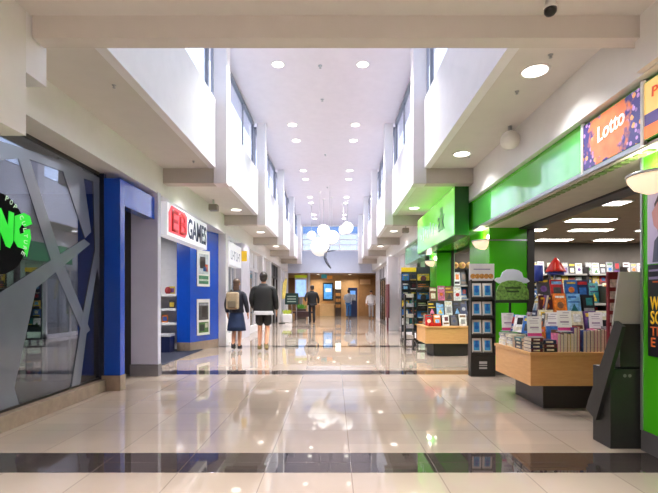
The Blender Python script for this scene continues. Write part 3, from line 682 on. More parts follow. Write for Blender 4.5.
# --- bowl wall lights
for k, y in enumerate((3.34, 7.15, 10.9)):
    t = root('bowl_wall_light', (2.45, y, 1.98), f'half bowl wall light with metal rim, {ORD[k]} from the camera on the green pillars', 'wall light', 'bowl wall lights')
    MB().lathe([(0.012, -0.10), (0.08, -0.09), (0.15, -0.055), (0.19, 0.0), (0.196, 0.03)], (2.452, y, 2.10), 20, 0, math.pi / 2, 3 * math.pi / 2).part('bowl', mat('bowl_glass', (250, 232, 206), 0.35, emit=0.55, emit_rgb=(255, 226, 190), var=0.02), t)
    MB().lathe([(0.196, 0.03), (0.206, 0.03), (0.206, 0.05), (0.190, 0.05)], (2.452, y, 2.10), 20, 0, math.pi / 2, 3 * math.pi / 2).part('rim', STEEL, t)
    lamp('POINT', (2.36, y, 2.2), 5, (1, 0.9, 0.72), 0.05)
# --- projecting green sign
t = root('projecting_sign', (2.12, 8.9, 2.26), 'big glossy green box sign projecting from the right bulkhead', 'sign')
MB().box(2.006, 2.238, 7.30, 10.5, 2.26, 3.07).part('sign_box', DGREEN, t)
MB().box(1.995, 2.007, 7.31, 10.49, 2.27, 3.06, bev=0.003).part('face', mat('green_lit_face', (132, 236, 92), 0.1, emit=0.35, emit_rgb=(110, 232, 60), coat=0.6, var=0.1, scale=1.2), t)
MB().box(2.02, 2.225, 7.34, 10.46, 3.07, 3.082).part('lit_top', mat('green_added_glow', (132, 236, 92), 0.3, emit=1.0, emit_rgb=(120, 230, 50)), t)  # emitting top added to throw green onto the soffit above
text('lettering', 'alk', mat('sign_dark_green', (26, 84, 52), 0.3), t, 'R', (1.995, 8.45, 2.47), 0.44, 0.5, bold=-0.005)
for i in range(7): MB().box(1.990, 1.995, 8.58 + i * 0.24, 8.66 + i * 0.24, 2.55 - 0.05 * (i % 2), 2.66 + 0.06 * (i % 3)).part('pale_letter', mat('sign_pale_mint', (206, 246, 216), 0.25), t)
# green fascia behind and beyond the sign
struct('trim_3', MB().box(2.30, 2.95, 7.28, 10.5, 2.35, 2.83), GREEN, 'green fascia behind the projecting sign', 'trim')
struct('trim_4', MB().box(2.30, 2.95, 10.5, 14.2, 2.30, 2.83), mat('teal_fascia', (92, 176, 120), 0.2, coat=0.4), 'pale green fascia beyond the projecting sign', 'trim')
# --- shop ceiling lights
PANEL = mat('shop_panel_lamp', (255, 248, 238), 0.4, emit=8.0, var=0)
k = 0
for y in (4.6, 6.9, 8.4, 9.6, 11.2):
    for x in (4.15, 5.6, 7.1, 8.5):
        if y in (8.4,) : x -= 0.7
        t = root('ceiling_panel_light', (x, y, 2.72), f'bookshop ceiling light, {ORD[(4.6, 6.9, 8.4, 9.6, 11.2).index(y)]} row from the front, {ORD[k % 4]} from the left', 'ceiling light', 'bookshop ceiling lights')
        MB().box(x - 0.45, x + 0.45, y - 0.17, y + 0.17, 2.70, 2.72).part('trim', RING, t)
        MB().box(x - 0.42, x + 0.42, y - 0.14, y + 0.14, 2.694, 2.701).part('diffuser', PANEL, t)
        lamp('AREA', (x, y, 2.67), 15, size=0.4, angle=170)
        k += 1

# ------------------------------------------------------------------ books
CO = {'red': (176, 34, 40), 'maroon': (88, 30, 44), 'navy': (32, 42, 78), 'blue': (48, 104, 178), 'sky blue': (120, 176, 220), 'teal': (40, 112, 116), 'green': (62, 120, 58), 'black': (28, 27, 30),
      'charcoal': (66, 64, 68), 'orange': (222, 122, 44), 'yellow': (224, 186, 62), 'pink': (212, 120, 156), 'purple': (104, 70, 134), 'cream': (226, 214, 190), 'white': (228, 228, 230), 'brown': (116, 82, 60), 'grey': (150, 150, 154)}
CN = list(CO)
PAGE = mat('book_pages', (226, 214, 196), 0.7, var=0.08, scale=60)
def cmat(n): return mat('cover_' + n.replace(' ', '_'), CO[n], 0.3, var=0.4, scale=26)
def book_mb(w, h, t, style):
    """upright, front cover facing -y, back bottom edge on the origin"""
    m = MB(); c = 0.0025
    m.box(-w / 2, w / 2, -t, -t + c, 0, h, 0).box(-w / 2, w / 2, -c, 0, 0, h, 0).box(-w / 2, -w / 2 + c, -t + c, -c, 0, h, 0)
    m.box(-w / 2 + c, w / 2 - 0.004, -t + c, -c, 0.003, h - 0.003, 1)
    f = -t - 0.0012
    if style == 0: m.box(-w * .40, w * .40, f, -t, h * .72, h * .90, 2).box(-w * .3, w * .3, f, -t, h * .15, h * .55, 3)
    elif style == 1: m.box(-w * .42, w * .42, f, -t, h * .12, h * .30, 2).box(-w * .2, w * .34, f, -t, h * .45, h * .85, 3)
    elif style == 2: m.box(-w * .44, w * .44, f, -t, h * .55, h * .62, 2).box(-w * .44, w * .2, f, -t, h * .78, h * .88, 2).prism([(-w * .3, h * .1), (w * .3, h * .1), (0, h * .5)], 'y', f, -t, 3)
    else: m.lathe([(w * .26, f), (w * .26, -t)], (0, 0, h * .42), 14, 3, axis='y').box(-w * .36, w * .36, f, -t, h * .78, h * .88, 2)
    return m
def book(x, y, z, w, h, t, cn, label, group, yaw=0.0, lean=0.0, name='book', flat=False, back=False):
    a, b = random.choice([c for c in CN if c != cn]), random.choice([c for c in CN if c != cn])
    if random.random() < 0.55: a = random.choice(('white', 'cream', 'yellow'))
    me = book_mb(w, h, t, random.randrange(4)).mesh(name, [cmat(cn), PAGE, cmat(a), cmat(b)])
    o = bpy.data.objects.new(name, me); COL.objects.link(o); o.location = (x, y, z)
    if flat: o.rotation_euler = (math.pi / 2, 0, yaw)      # lying on its front cover... spine on -x
    else: o.rotation_euler = (-lean, 0, yaw + (math.pi if back else 0))
    return tag(o, label, 'book', group)
def pick(last=[None], pool=None):
    c = random.choice([q for q in (pool or CN) if q != last[0]]); last[0] = c; return c

def price_card(x, y, z, label, h=0.23, w=0.155, yaw=0.0):
    t = root('price_card', (x, y, z), label, 'price card', 'price cards on tables', yaw)
    tilt = Matrix.Rotation(-0.12, 3, 'X')
    m = MB().box(-w / 2, w / 2, -0.003, 0.0, 0.012, h, 0)
    for v in m.bm.verts: v.co = tilt @ v.co
    m.part('card', mat('card_white', (250, 248, 250), 0.3, var=0.02), t, True)
    m = MB().box(-w / 2, w / 2, -0.0045, -0.003, 0.012, 0.045)
    for v in m.bm.verts: v.co = tilt @ v.co
    m.part('pink_band', mat('card_pink', (218, 60, 136), 0.3), t, True)
    m = MB()
    for i, (a, b, zz, hh) in enumerate(((-.3, .3, .66, .025), (-.3, .3, .42, .08), (-.2, .3, .34, .02), (-.32, .25, .76, .03), (-.1, .35, .88, .03))):
        m.box(w * a, w * b, -0.0042, -0.003, h * zz, h * (zz + hh))
    for v in m.bm.verts: v.co = tilt @ v.co
    m.part('print', mat('card_print', (176, 160, 186), 0.4), t, True)
    m = MB().box(-w / 2 - 0.004, w / 2 + 0.004, -0.04, 0.04, 0, 0.006).box(-w / 2 - 0.004, w / 2 + 0.004, -0.003, 0.0, 0, 0.013)
    m.part('stand', mat('clear_stand', (206, 208, 214), 0.15), t, True)

# --- near display table
def display_table(x0, x1, y0, y1, label, steps, zt=0.63, zb=0.27):
    t = root('display_table', ((x0 + x1) / 2, (y0 + y1) / 2, 0), label, 'display table')
    MB().box(x0, x1, y0, y1, zb, zt - 0.035, bev=0.003).part('wood_body', WOOD, t)
    MB().box(x0 - 0.012, x1 + 0.012, y0 - 0.012, y1 + 0.012, zt - 0.035, zt, bev=0.004).part('table_top', WOOD, t)
    MB().box(x0 + 0.2, x1 - 0.12, y0 + 0.14, y1 - 0.14, 0, zb).part('plinth', mat('plinth_charcoal', (52, 49, 48), 0.35), t)
    for (a, b, c, d, z0, z1) in steps: MB().box(a, b, c, d, z0, z1, bev=0.003).part('riser', mat('riser_dark', (70, 62, 58), 0.5), t)
    return t
ZT = 0.63
display_table(2.10, 3.25, 4.70, 5.72, 'near wooden display table piled with books at the bookshop entrance',
    [(2.36, 3.2, 5.0, 5.66, ZT, 0.82), (2.44, 3.2, 5.17, 5.6, 0.82, 1.02), (2.52, 3.15, 5.32, 5.54, 1.02, 1.22)])
# flat stacks at the corner: spine towards the camera
def flat_stack(x0, y0, z, n, w, d, where, pool, toleft=False):
    for i in range(n):
        t = random.uniform(0.034, 0.046); cn = pool[i % len(pool)]
        dx = random.uniform(-0.008, 0.008)
        m = MB(); c = 0.003
        W, D = (w, d)
        m.box(0, W, 0, D, 0, c, 0).box(0, W, 0, D, t - c, t, 0)
        if toleft: m.box(0, c, 0, D, c, t - c, 0).box(c, W - 0.004, 0.004, D - 0.004, c, t - c, 1).box(-0.001, 0, D * 0.2, D * 0.75, t * 0.3, t * 0.7, 2)
        else: m.box(0, W, 0, c, c, t - c, 0).box(0.004, W - 0.004, c, D - 0.004, c, t - c, 1).box(W * 0.2, W * 0.75, -0.001, 0, t * 0.3, t * 0.7, 2)
        for v in m.bm.verts: v.co += Vector((x0 + dx, y0, z))
        m.thing('book', [cmat(cn), PAGE, cmat('cream')], f'{cn} book {["at the bottom", "second from bottom", "third from bottom", "at the top"][i]} of the {where}', 'book', 'flat stacked books on near table')
        z += t + 0.0005
    return z
za = flat_stack(2.115, 4.72, ZT, 4, 0.125, 0.19, 'flat stack at the near table corner', ['maroon', 'navy', 'charcoal', 'maroon'])
zb_ = flat_stack(2.255, 4.725, ZT, 3, 0.14, 0.2, 'flat stack right of the near table corner', ['black', 'maroon', 'navy'])
flat_stack(2.12, 4.98, ZT, 3, 0.16, 0.19, 'flat stack behind the near table corner', ['navy', 'black', 'teal'], True)
flat_stack(2.12, 5.22, ZT, 4, 0.17, 0.17, 'pale stack, left edge of near table', ['cream', 'white', 'grey', 'cream'], True)
flat_stack(2.12, 5.44, ZT, 4, 0.17, 0.2, 'white stack, far left edge of near table', ['white', 'cream', 'white', 'grey'], True)
# upright books, page edges towards the camera
k = 0
def upright_row(x, y, z, n, h, d, where, grp):
    for i in range(n):
        t = random.uniform(0.026, 0.042); hh = h + random.uniform(-0.015, 0.015); cn = pick()
        m = MB(); c = 0.0025
        m.box(x, x + c, y, y + d, z, z + hh, 0).box(x + t - c, x + t, y, y + d, z, z + hh, 0).box(x, x + t, y + d - c, y + d, z, z + hh, 0)
        m.box(x + c, x + t - c, y + 0.004, y + d - c, z + 0.003, z + hh - 0.004, 1)
        m.thing('book', [cmat(cn), PAGE], f'{cn} book, pages outward, {ORD[i]} from the left, {where}', 'book', grp)
        x += t + 0.001
upright_row(2.405, 4.73, ZT, 5, 0.20, 0.15, 'low front row of the near table', 'page edge row, near table front')
upright_row(2.58, 4.73, ZT, 2, 0.27, 0.15, 'tall front row of the near table', 'tall page edge row, near table')
upright_row(2.68, 4.73, ZT, 7, 0.235, 0.15, 'right front row, near table', 'right page edge row, near table')
upright_row(2.96, 4.73, ZT, 7, 0.26, 0.15, 'far right front row, near table', 'far right page edge row, near table')
# leaning face-out books on the tiers
def tier(y, z, xs, w, h, where, grp, lean=0.22, pool=None, yaw=0.0, xfix=None, th=(0.02, 0.035)):
    for i, x in enumerate(xs):
        cn = pick(pool=pool)
        px, py = (x, y) if xfix is None else (xfix, x)
        book(px, py, z, w * random.uniform(0.92, 1.05), h * random.uniform(0.92, 1.06), random.uniform(*th), cn, f'{cn} book on the {where}, {ORD[i]} from the {"left" if xfix is None else "front"}', grp, yaw + random.uniform(-0.16, 0.16), lean + random.uniform(-0.06, 0.08))
tier(4.955, ZT, [2.30, 2.47], 0.15, 0.25, 'front edge of the near table', 'face-out books, near table front', 0.15, ['orange', 'navy', 'blue'])
tier(5.10, 0.82, [2.47, 2.64, 2.81, 2.98, 3.13], 0.155, 0.24, 'lowest tier of the near table', 'face-out books, lowest tier', pool=['navy', 'red', 'orange', 'black', 'cream', 'purple'])
tier(5.26, 1.02, [2.53, 2.70, 2.87, 3.04], 0.155, 0.24, 'middle tier of the near table', 'face-out books, middle tier', pool=['red', 'black', 'navy', 'sky blue', 'maroon', 'orange'])
tier(5.46, 1.22, [2.60, 2.77, 2.94, 3.08], 0.15, 0.23, 'top tier of the near table', 'face-out books, top tier', pool=['blue', 'charcoal', 'teal', 'navy', 'red'])
tier(0, 0.82, [5.12, 5.30, 5.48], 0.155, 0.23, 'lowest tier side, near table', 'side books, lowest tier', 0.15, ['pink', 'white', 'navy', 'charcoal'], -math.pi / 2, 2.425)
tier(0, 1.02, [5.28, 5.45], 0.15, 0.23, 'middle tier side, near table', 'side books, middle tier', 0.15, ['pink', 'purple', 'white'], -math.pi / 2, 2.505)
tier(0, ZT + 0.165, [5.06, 5.34, 5.52], 0.16, 0.22, 'left edge stacks, near table', 'side books, left edge stacks', 0.25, ['navy', 'white', 'blue'], -math.pi / 2 + 0.5, 2.24)
for x, y, z, lb in ((2.19, 4.80, za, 'white price card with pink foot on the corner stack of the near table'), (2.52, 4.80, ZT + 0.214, 'white price card with pink foot above the low front row of the near table'),
        (2.50, 5.03, 0.82, 'white price card with pink foot on the lowest tier of the near table'), (2.19, 5.53, ZT + 0.165, 'white price card with pink foot on the far left white stack'), (3.0, 5.03, 0.82, 'white price card with pink foot at the right of the lowest tier')):
    price_card(x, y, z, lb)
# red and blue topped display piece above the tower
t = root('display_topper', (2.77, 5.50, 1.22), 'red cone topper with blue band above the tower of books', 'display topper')
MB().cyl((2.77, 5.515, 1.22), 0.016, 0.30).part('post', RING, t)
MB().lathe([(0.095, 1.50), (0.10, 1.50), (0.10, 1.535), (0.095, 1.54)], (2.77, 5.5, 0), 20).part('band', mat('topper_blue', (38, 58, 150), 0.35), t)
MB().lathe([(0.118, 1.54), (0.118, 1.55), (0.06, 1.65), (0.012, 1.715)], (2.77, 5.5, 0), 20).part('cone', mat('topper_red', (224, 44, 34), 0.35), t)
m = MB()
for i in range(6):
    a = i * math.pi / 3; m.tube([(2.77 + 0.116 * math.cos(a), 5.5 + 0.116 * math.sin(a), 1.552), (2.77 + 0.066 * math.cos(a), 5.5 + 0.066 * math.sin(a), 1.648)], 0.006, seg=6)
m.part('rib', mat('topper_pale_red', (244, 120, 104), 0.4), t)
MB().cyl((2.56, 5.5, 1.22), 0.012, 0.2).lathe([(0.05, 1.42), (0.05, 1.62)], (2.56, 5.5, 0), 16).thing('display_tube', mat('topper_blue', (38, 58, 150)), 'blue round display tube left of the red cone topper', 'display piece')
# shaped header card: pale hat over a green dome
t = root('header_card', (2.26, 5.62, ZT), 'shaped display card, pale hat over a leafy green dome, on a post', 'display card')
hat = [(2.04, 1.44), (2.07, 1.47), (2.12, 1.475), (2.145, 1.54), (2.20, 1.575), (2.28, 1.58), (2.35, 1.565), (2.39, 1.535), (2.41, 1.475), (2.46, 1.46), (2.49, 1.425), (2.45, 1.40), (2.10, 1.40)]
MB().prism(hat, 'y', 5.595, 5.615).part('hat_shape', mat('hat_pale', (214, 222, 238), 0.4, var=0.06), t)
dome = [(2.06, 1.19), (2.06, 1.29), (2.085, 1.36), (2.13, 1.41), (2.21, 1.435), (2.30, 1.435), (2.38, 1.415), (2.44, 1.37), (2.47, 1.30), (2.475, 1.20), (2.40, 1.18), (2.12, 1.175)]
MB().prism(dome, 'y', 5.585, 5.605).part('leafy_dome', mat('leaf_print', (104, 146, 66), 0.5, var=0.55, scale=40), t)
m = MB()
for i, (a, b, z) in enumerate(((2.17, 2.37, 1.33), (2.19, 2.35, 1.285))): m.box(a, b, 5.581, 5.585, z, z + 0.022)
m.part('print', mat('leaf_dark', (40, 66, 34), 0.5), t)
MB().box(2.05, 2.48, 5.575, 5.62, 1.15, 1.19, bev=0.008).part('base_lip', mat('lip_dark_green', (36, 44, 28), 0.5), t)  # lip in a darker green than the dome
MB().box(2.25, 2.275, 5.645, 5.665, ZT, 1.2).box(2.25, 2.275, 5.60, 5.665, 1.16, 1.185).part('post', BLACK, t)

# --- black cardboard dump bin by the near pillar
t = root('cardboard_stand', (2.5, 3.63, 0), 'black cardboard display stand with pale header beside the near green pillar', 'display stand')
MB().box(2.215, 2.74, 3.525, 3.765, 0.0, 0.64, bev=0.003).part('base_box', BLKCARD, t)
MB().prism([(3.515, 0.655), (3.515, 1.00), (3.56, 1.0), (3.72, 0.655)], 'x', 2.285, 2.74).part('back_box', BLKCARD, t)
MB().prism([(3.40, 1.015), (3.31, 1.055), (3.667, 0.19), (3.81, 0.256)][0:0] or [(3.42, 1.03), (3.33, 0.99), (3.667, 0.19), (3.81, 0.256)], 'x', 2.18, 2.212).part('side_panel', BLKCARD, t)
MB().prism([(3.56, 1.0), (3.53, 0.96), (3.86, 0.24), (3.95, 0.28)], 'x', 2.275, 2.74).part('tray', BLKCARD, t)
MB().prism([(2.245, 0.985), (2.30, 1.42), (2.74, 1.42), (2.74, 0.985)], 'y', 3.545, 3.56).part('header', mat('card_back_grey', (170, 170, 168), 0.5, var=0.03), t)
MB().lathe([(0.014, 0), (0.014, 0.002)], (2.33, 3.5245, 0.585), 14, axis='y').lathe([(0.014, 0), (0.014, 0.002)], (2.37, 3.5245, 0.585), 14, axis='y').part('print', mat('card_grey_print', (120, 118, 114), 0.5), t)
# tall red pocket card beside the header
t = root('pocket_card', (2.95, 4.58, 0.01), 'tall maroon card with rows of pale pockets behind the black stand', 'display card')
MB().box(2.82, 3.02, 4.52, 4.56, 0.01, 1.48, bev=0.003).part('card', mat('card_maroon', (128, 22, 38), 0.4), t)
m = MB()
for i in range(6):
    for j in range(2): m.box(2.835 + j * 0.09, 2.915 + j * 0.09, 4.512, 4.52, 0.72 + i * 0.12, 0.80 + i * 0.12)
m.part('pocket', mat('pocket_pale', (206, 170, 176), 0.4, var=0.3, scale=30), t)
MB().box(2.78, 3.06, 4.46, 4.62, 0.0, 0.02).part('foot', BLACK, t)

# --- cardboard stand with blue booklets
t = root('booklet_stand', (2.27, 6.86, 0), 'tall black cardboard stand of blue booklets with a printed header', 'display stand')
MB().box(2.08, 2.46, 6.80, 6.935, 0, 0.33, bev=0.003).part('base_box', BLKCARD, t)
MB().box(2.08, 2.46, 6.905, 6.935, 0.33, 1.50).box(2.08, 2.095, 6.79, 6.935, 0.33, 1.50).box(2.445, 2.46, 6.79, 6.935, 0.33, 1.50).part('carcass', BLKCARD, t)
for j in range(4):
    z = 0.335 + j * 0.285
    MB().box(2.095, 2.445, 6.79, 6.905, z, z + 0.018).box(2.095, 2.445, 6.785, 6.795, z, z + 0.04).part('shelf', BLKCARD, t)
MB().box(2.075, 2.465, 6.86, 6.885, 1.485, 1.75, bev=0.003).part('header', mat('header_pale', (224, 222, 224), 0.4, var=0.04), t)
m = MB()
for i in range(5): m.lathe([(0.04, -0.004), (0.04, 0)], (2.13 + i * 0.07, 6.86, 1.555), 12, axis='y')
m.part('header_picture', mat('header_ochre', (196, 140, 66), 0.5, var=0.5, scale=40), t)
MB().box(2.14, 2.4, 6.855, 6.86, 1.655, 1.672).part('header_words', mat('header_grey', (140, 140, 170), 0.5), t)
MB().box(2.21, 2.33, 6.796, 6.80, 0.12, 0.145).box(2.21, 2.33, 6.796, 6.80, 0.165, 0.18).box(2.21, 2.33, 6.796, 6.80, 0.195, 0.235).part('base_print', mat('print_pale', (196, 196, 196), 0.5), t)
for j in range(4):
    for i in range(2):
        z = 0.353 + j * 0.285; x = 2.185 + i * 0.17
        m = MB().box(-0.073, 0.073, -0.03, 0, 0, 0.235, 0).box(-0.045, 0.045, -0.0315, -0.03, 0.045, 0.2, 1).lathe([(0.034, -0.033), (0.034, -0.0315)], (0.0, 0, 0.12), 14, 2, axis='y').box(-0.02, 0.02, -0.0335, -0.0315, 0.15, 0.2, 2).box(-0.062, 0.062, -0.0315, -0.03, 0.01, 0.03, 3)
        o = bpy.data.objects.new('booklet', m.mesh('booklet', [mat('booklet_white', (244, 242, 240), 0.35), mat('booklet_cyan', (70, 168, 226), 0.35, var=0.1), mat('booklet_blue', (28, 110, 200), 0.35), mat('booklet_grey', (150, 146, 140), 0.5)]))
        COL.objects.link(o); o.location = (x, 6.87, z); o.rotation_euler = (-0.10, 0, 0)
        tag(o, f'blue and white booklet, {["bottom", "third", "second", "top"][j]} row of the black stand, {["left", "right"][i]} pocket', 'booklet', 'blue booklets on stand')

for o in [t] + [q for q in bpy.data.objects if q.get('category') == 'booklet']: o.location.x += 0.035
# --- second display table under the green sign
display_table(1.90, 2.95, 9.15, 10.1, 'farther wooden display table heaped with books under the green sign', [(2.05, 2.9, 9.4, 10.05, ZT, 0.85), (2.12, 2.85, 9.6, 10.0, 0.85, 1.16)])
tier(9.36, ZT, [2.02, 2.2, 2.38, 2.56, 2.74], 0.155, 0.24, 'front of the farther table', 'face-out books, farther table front', pool=['red', 'orange', 'white', 'red', 'charcoal'])
tier(9.56, 0.85, [2.13, 2.31, 2.49, 2.67, 2.82], 0.165, 0.30, 'lower tier of the farther table', 'face-out books, farther lower tier', pool=['blue', 'sky blue', 'navy', 'black', 'white'])
tier(9.76, 1.16, [2.20, 2.38, 2.56, 2.74], 0.17, 0.33, 'top tier of the farther table', 'face-out books, farther top tier', pool=['blue', 'white', 'pink', 'navy', 'brown'])
tier(0, ZT, [9.5, 9.72, 9.94], 0.17, 0.24, 'left edge of the farther table', 'side books, farther table', 0.2, ['black', 'white', 'brown', 'teal'], -math.pi / 2, 2.02)
t = root('red_tray', (2.1, 9.24, ZT), 'red tray at the front corner of the farther table', 'tray')
MB().box(1.98, 2.24, 9.17, 9.33, ZT, ZT + 0.012).box(1.98, 2.24, 9.17, 9.18, ZT, ZT + 0.07).box(1.98, 1.99, 9.17, 9.33, ZT, ZT + 0.07).box(2.23, 2.24, 9.17, 9.33, ZT, ZT + 0.07).part('tray_body', mat('tray_red', (208, 34, 34), 0.3), t)

# --- wheeled magazine racks
def magazine_rack(x0, x1, y, h, label, header, cols, rows, nm, faceyaw=0.0):
    t = root('magazine_rack', ((x0 + x1) / 2, y, 0), label, 'magazine rack')
    for x in (x0, x1 - 0.02):
        MB().box(x, x + 0.02, y, y + 0.03, 0.12, h).part('upright', BLACK, t)
    for yy in (y - 0.14, y + 0.16): MB().box(x0, x1, yy, yy + 0.025, 0.09, 0.12).part('base_bar', BLACK, t)
    MB().box(x0, x0 + 0.02, y - 0.14, y + 0.18, 0.09, 0.12).box(x1 - 0.02, x1, y - 0.14, y + 0.18, 0.09, 0.12).part('base_bar', BLACK, t)
    for x in (x0 + 0.01, x1 - 0.01):
        for yy in (y - 0.12, y + 0.16):
            MB().lathe([(0.045, -0.012), (0.045, 0.012)], (x, yy, 0.045), 14, axis='x').part('caster', mat('caster_rubber', (30, 30, 32), 0.6), t)
    MB().box(x0, x1, y + 0.005, y + 0.022, 0.3, h).part('back_panel', mat('rack_back', (58, 66, 80), 0.5), t)
    if header: MB().box(x0 - 0.01, x1 + 0.01, y - 0.02, y, h - 0.12, h, bev=0.004).part('header', mat('header_yellow', (238, 200, 30), 0.4, emit=0.1), t)
    z0 = 0.45; dz = (h - 0.16 - z0) / rows
    for r in range(rows):
        z = z0 + r * dz
        MB().box(x0, x1, y - 0.07, y, z, z + 0.008).box(x0, x1, y - 0.072, y - 0.068, z, z + 0.05).part('pocket', BLACK, t)
        for c in range(cols):
            cn = pick(pool=['blue', 'teal', 'charcoal', 'sky blue', 'yellow', 'green', 'white', 'navy', 'black'])
            w = (x1 - x0) / cols
            book(x0 + w * (c + 0.5), y - 0.012, z + 0.009, w * 0.86, dz * 0.9, 0.018, cn, f'{cn} magazine, row {ORD[r]} from the bottom, {["left", "right", "far right"][c]} column of the {nm}', 'magazines on the ' + nm, 0, 0.06, 'magazine')['category'] = 'magazine'
magazine_rack(1.84, 2.27, 12.0, 2.06, 'wheeled black magazine rack with a yellow header', True, 2, 6, 'yellow headed rack')
magazine_rack(2.06, 2.40, 11.0, 2.0, 'dark narrow magazine rack beside the farther display table', False, 1, 6, 'narrow dark rack')
t = root('magazine_spinner', (2.18, 10.2, 0), 'grey wire rack of folded papers left of the farther table', 'newspaper rack')
MB().box(1.66, 1.69, 10.3, 10.5, 0, 1.3).box(1.86, 1.89, 10.3, 10.5, 0, 1.3).part('upright', BLACK, t)
for j, z in enumerate((0.25, 0.5, 0.75, 1.0, 1.22)):
    MB().box(1.67, 1.88, 10.28, 10.5, z, z + 0.012).part('shelf', BLACK, t)
    MB().box(1.695, 1.855, 10.27, 10.46, z + 0.012, z + 0.10, bev=0.006).thing('newspaper', mat('newsprint_%d' % (j % 2), ((170, 166, 160), (136, 138, 146))[j % 2], 0.8, var=0.25, scale=30), f'folded grey newspaper bundle on the {ORD[j]} shelf from the bottom of the wire rack', 'newspaper', 'newspapers on the wire rack')

# --- bookcases along the back wall
random.seed(21)
def bookcase(x0, y, h, shelves, label, where, w=1.0, pools=None, per=5, fill=True):
    t = root('bookcase', (x0 + w / 2, y, 0.01), label, 'bookcase')
    bm_ = mat('bookcase_dark', (44, 39, 36), 0.45)
    MB().box(x0, x0 + 0.025, y - 0.32, y, 0.01, h).part('side', bm_, t); MB().box(x0 + w - 0.025, x0 + w, y - 0.32, y, 0.01, h).part('side', bm_, t)
    MB().box(x0, x0 + w, y - 0.02, y, 0.01, h).part('back', bm_, t)
    for j, z in enumerate(shelves):
        MB().box(x0 + 0.025, x0 + w - 0.025, y - 0.34, y - 0.02, z - 0.025, z).part('shelf', bm_, t)
        MB().box(x0 + 0.025, x0 + w - 0.025, y - 0.345, y - 0.34, z - 0.03, z + 0.012).part('price_strip', mat('strip_grey', (150, 146, 140), 0.4), t)
        sw = (w - 0.06) / per
        for i in range(per):
            cn = pick(pool=pools[j] if pools else None)
            hh = (shelves[j + 1] - z if j + 1 < len(shelves) else h + 0.22 - z) * random.uniform(0.72, 0.86)
            book(x0 + 0.03 + sw * (i + 0.5), y - 0.13, z, min(sw * 0.9, hh * 0.75), min(hh, 0.36), 0.03, cn, f'{cn} book, {["top", "second", "third", "fourth"][len(shelves) - 1 - j]} shelf of the {where}, {ORD[i]} along', 'books in the ' + where, 0, 0.15)
nz = [['black', 'navy', 'red', 'brown', 'cream', 'teal'], ['red', 'blue', 'yellow', 'black', 'cream', 'orange'], ['charcoal', 'white', 'red', 'brown', 'yellow', 'navy'], ['white', 'grey', 'charcoal', 'grey', 'cream', 'white']]
for i in range(5):
    bookcase(4.7 + i * 1.02, 11.98, 2.05, (0.85, 1.22, 1.58, 1.86), f'dark bookcase on the bookshop back wall, {ORD[i]} from the left behind the near table', f'{ORD[i]} back wall bookcase', pools=nz)
for i in range(2):
    bookcase(2.62 + i * 1.02, 11.98, 2.0, (0.85, 1.2, 1.56), f'dark bookcase seen past the green pillar, {ORD[i]} from the left', f'{ORD[i]} bookcase under green sign', pools=nz[:3])
for i in range(3):
    MB().sphere((3.25 + i * 0.19, 11.8, 2.01 + 0.092), 0.092, seg=18, sq=(1, 0.7, 1)).lathe([(0.04, -0.075), (0.036, -0.066)], (3.25 + i * 0.19, 11.8, 2.102), 14, 1, axis='y').thing('straw_basket', [mat('straw_gold', (226, 182, 112), 0.6, var=0.2, scale=30), mat('straw_brown', (150, 96, 56), 0.6)],
        f'round golden basket, {ORD[i]} of three on top of the bookcases under the green sign', 'basket', 'golden baskets')
# gondola behind the near table
t_y = 7.9
random.seed(5)
for i in range(3):
    bookcase(3.75 + i * 0.98, t_y, 1.42, (0.5, 0.82, 1.12), f'low free-standing bookcase behind the near table, {ORD[i]} from the left', f'{ORD[i]} low free-standing bookcase', w=0.96, pools=[['blue', 'red', 'yellow', 'white', 'black'], ['red', 'white', 'navy', 'pink', 'black', 'charcoal'], ['navy', 'teal', 'red', 'cream', 'sky blue', 'black']])

# --- shops further along on the right
struct('wall_right_pier', MB().box(2.08, 2.5, 17.0, 17.4, 0, 2.85), WHITE, 'white pier standing out on the right beyond the magazine racks', 'wall')
struct('wall_right_far', MB().box(2.6, 3.1, 11.3, 13.2, 0, 2.85), mat('pale_green_wall', (176, 206, 180), 0.5), 'pale wall behind the wheeled magazine rack', 'wall')
struct('wall_right_shops_back', MB().box(5.5, 5.6, 12.1, YE, 0, 3.0), STOREWH, 'back wall inside the far right shops', 'wall')
struct('ceiling_right_far_shops', MB().box(2.9, 5.6, 12.1, YE, 2.86, 2.96), MATS['left_shop_ceiling'], 'ceiling inside the far right shops', 'ceiling')
struct('floor_right_far_shops', MB().box(2.7, 5.5, 12.2, YE, 0, 0.008), MATS['far_shop_floor'], 'floor inside the far right shops', 'floor')
for k, (y0, y1, dk) in enumerate(((13.2, 16.9, False), (17.5, 21.0, True), (21.3, 24.0, True), (24.3, 26.1, False))):
    f = root(f'window_{30+k}', (2.55, (y0 + y1) / 2, 0), f'{ORD[k]} far right shopfront window beyond the magazine racks', 'window', None, 0, 'structure')
    m = MB()
    for i in range(4):
        y = y0 + (y1 - y0 - 0.07) * i / 3; m.box(2.5, 2.58, y, y + 0.07, 0, 2.84)
    m.box(2.5, 2.58, y0, y1, 2.15, 2.25).box(2.5, 2.58, y0, y1, 0, 0.12)
    m.part('window_frame', DARK if dk else COLM, f)
    MB().box(2.53, 2.54, y0 + 0.04, y1 - 0.04, 0.12, 2.15).part('pane', MATS['shop_glass'], f)
    MB().box(2.53, 2.55, y0, y1, 2.25, 2.84).part('header_panel', WHITE, f)
    struct('column', MB().box(2.5, 2.75, y1, y1 + 0.3, 0, 2.85), COLM, f'white pilaster at the far end of the {ORD[k]} far right shopfront', 'column')
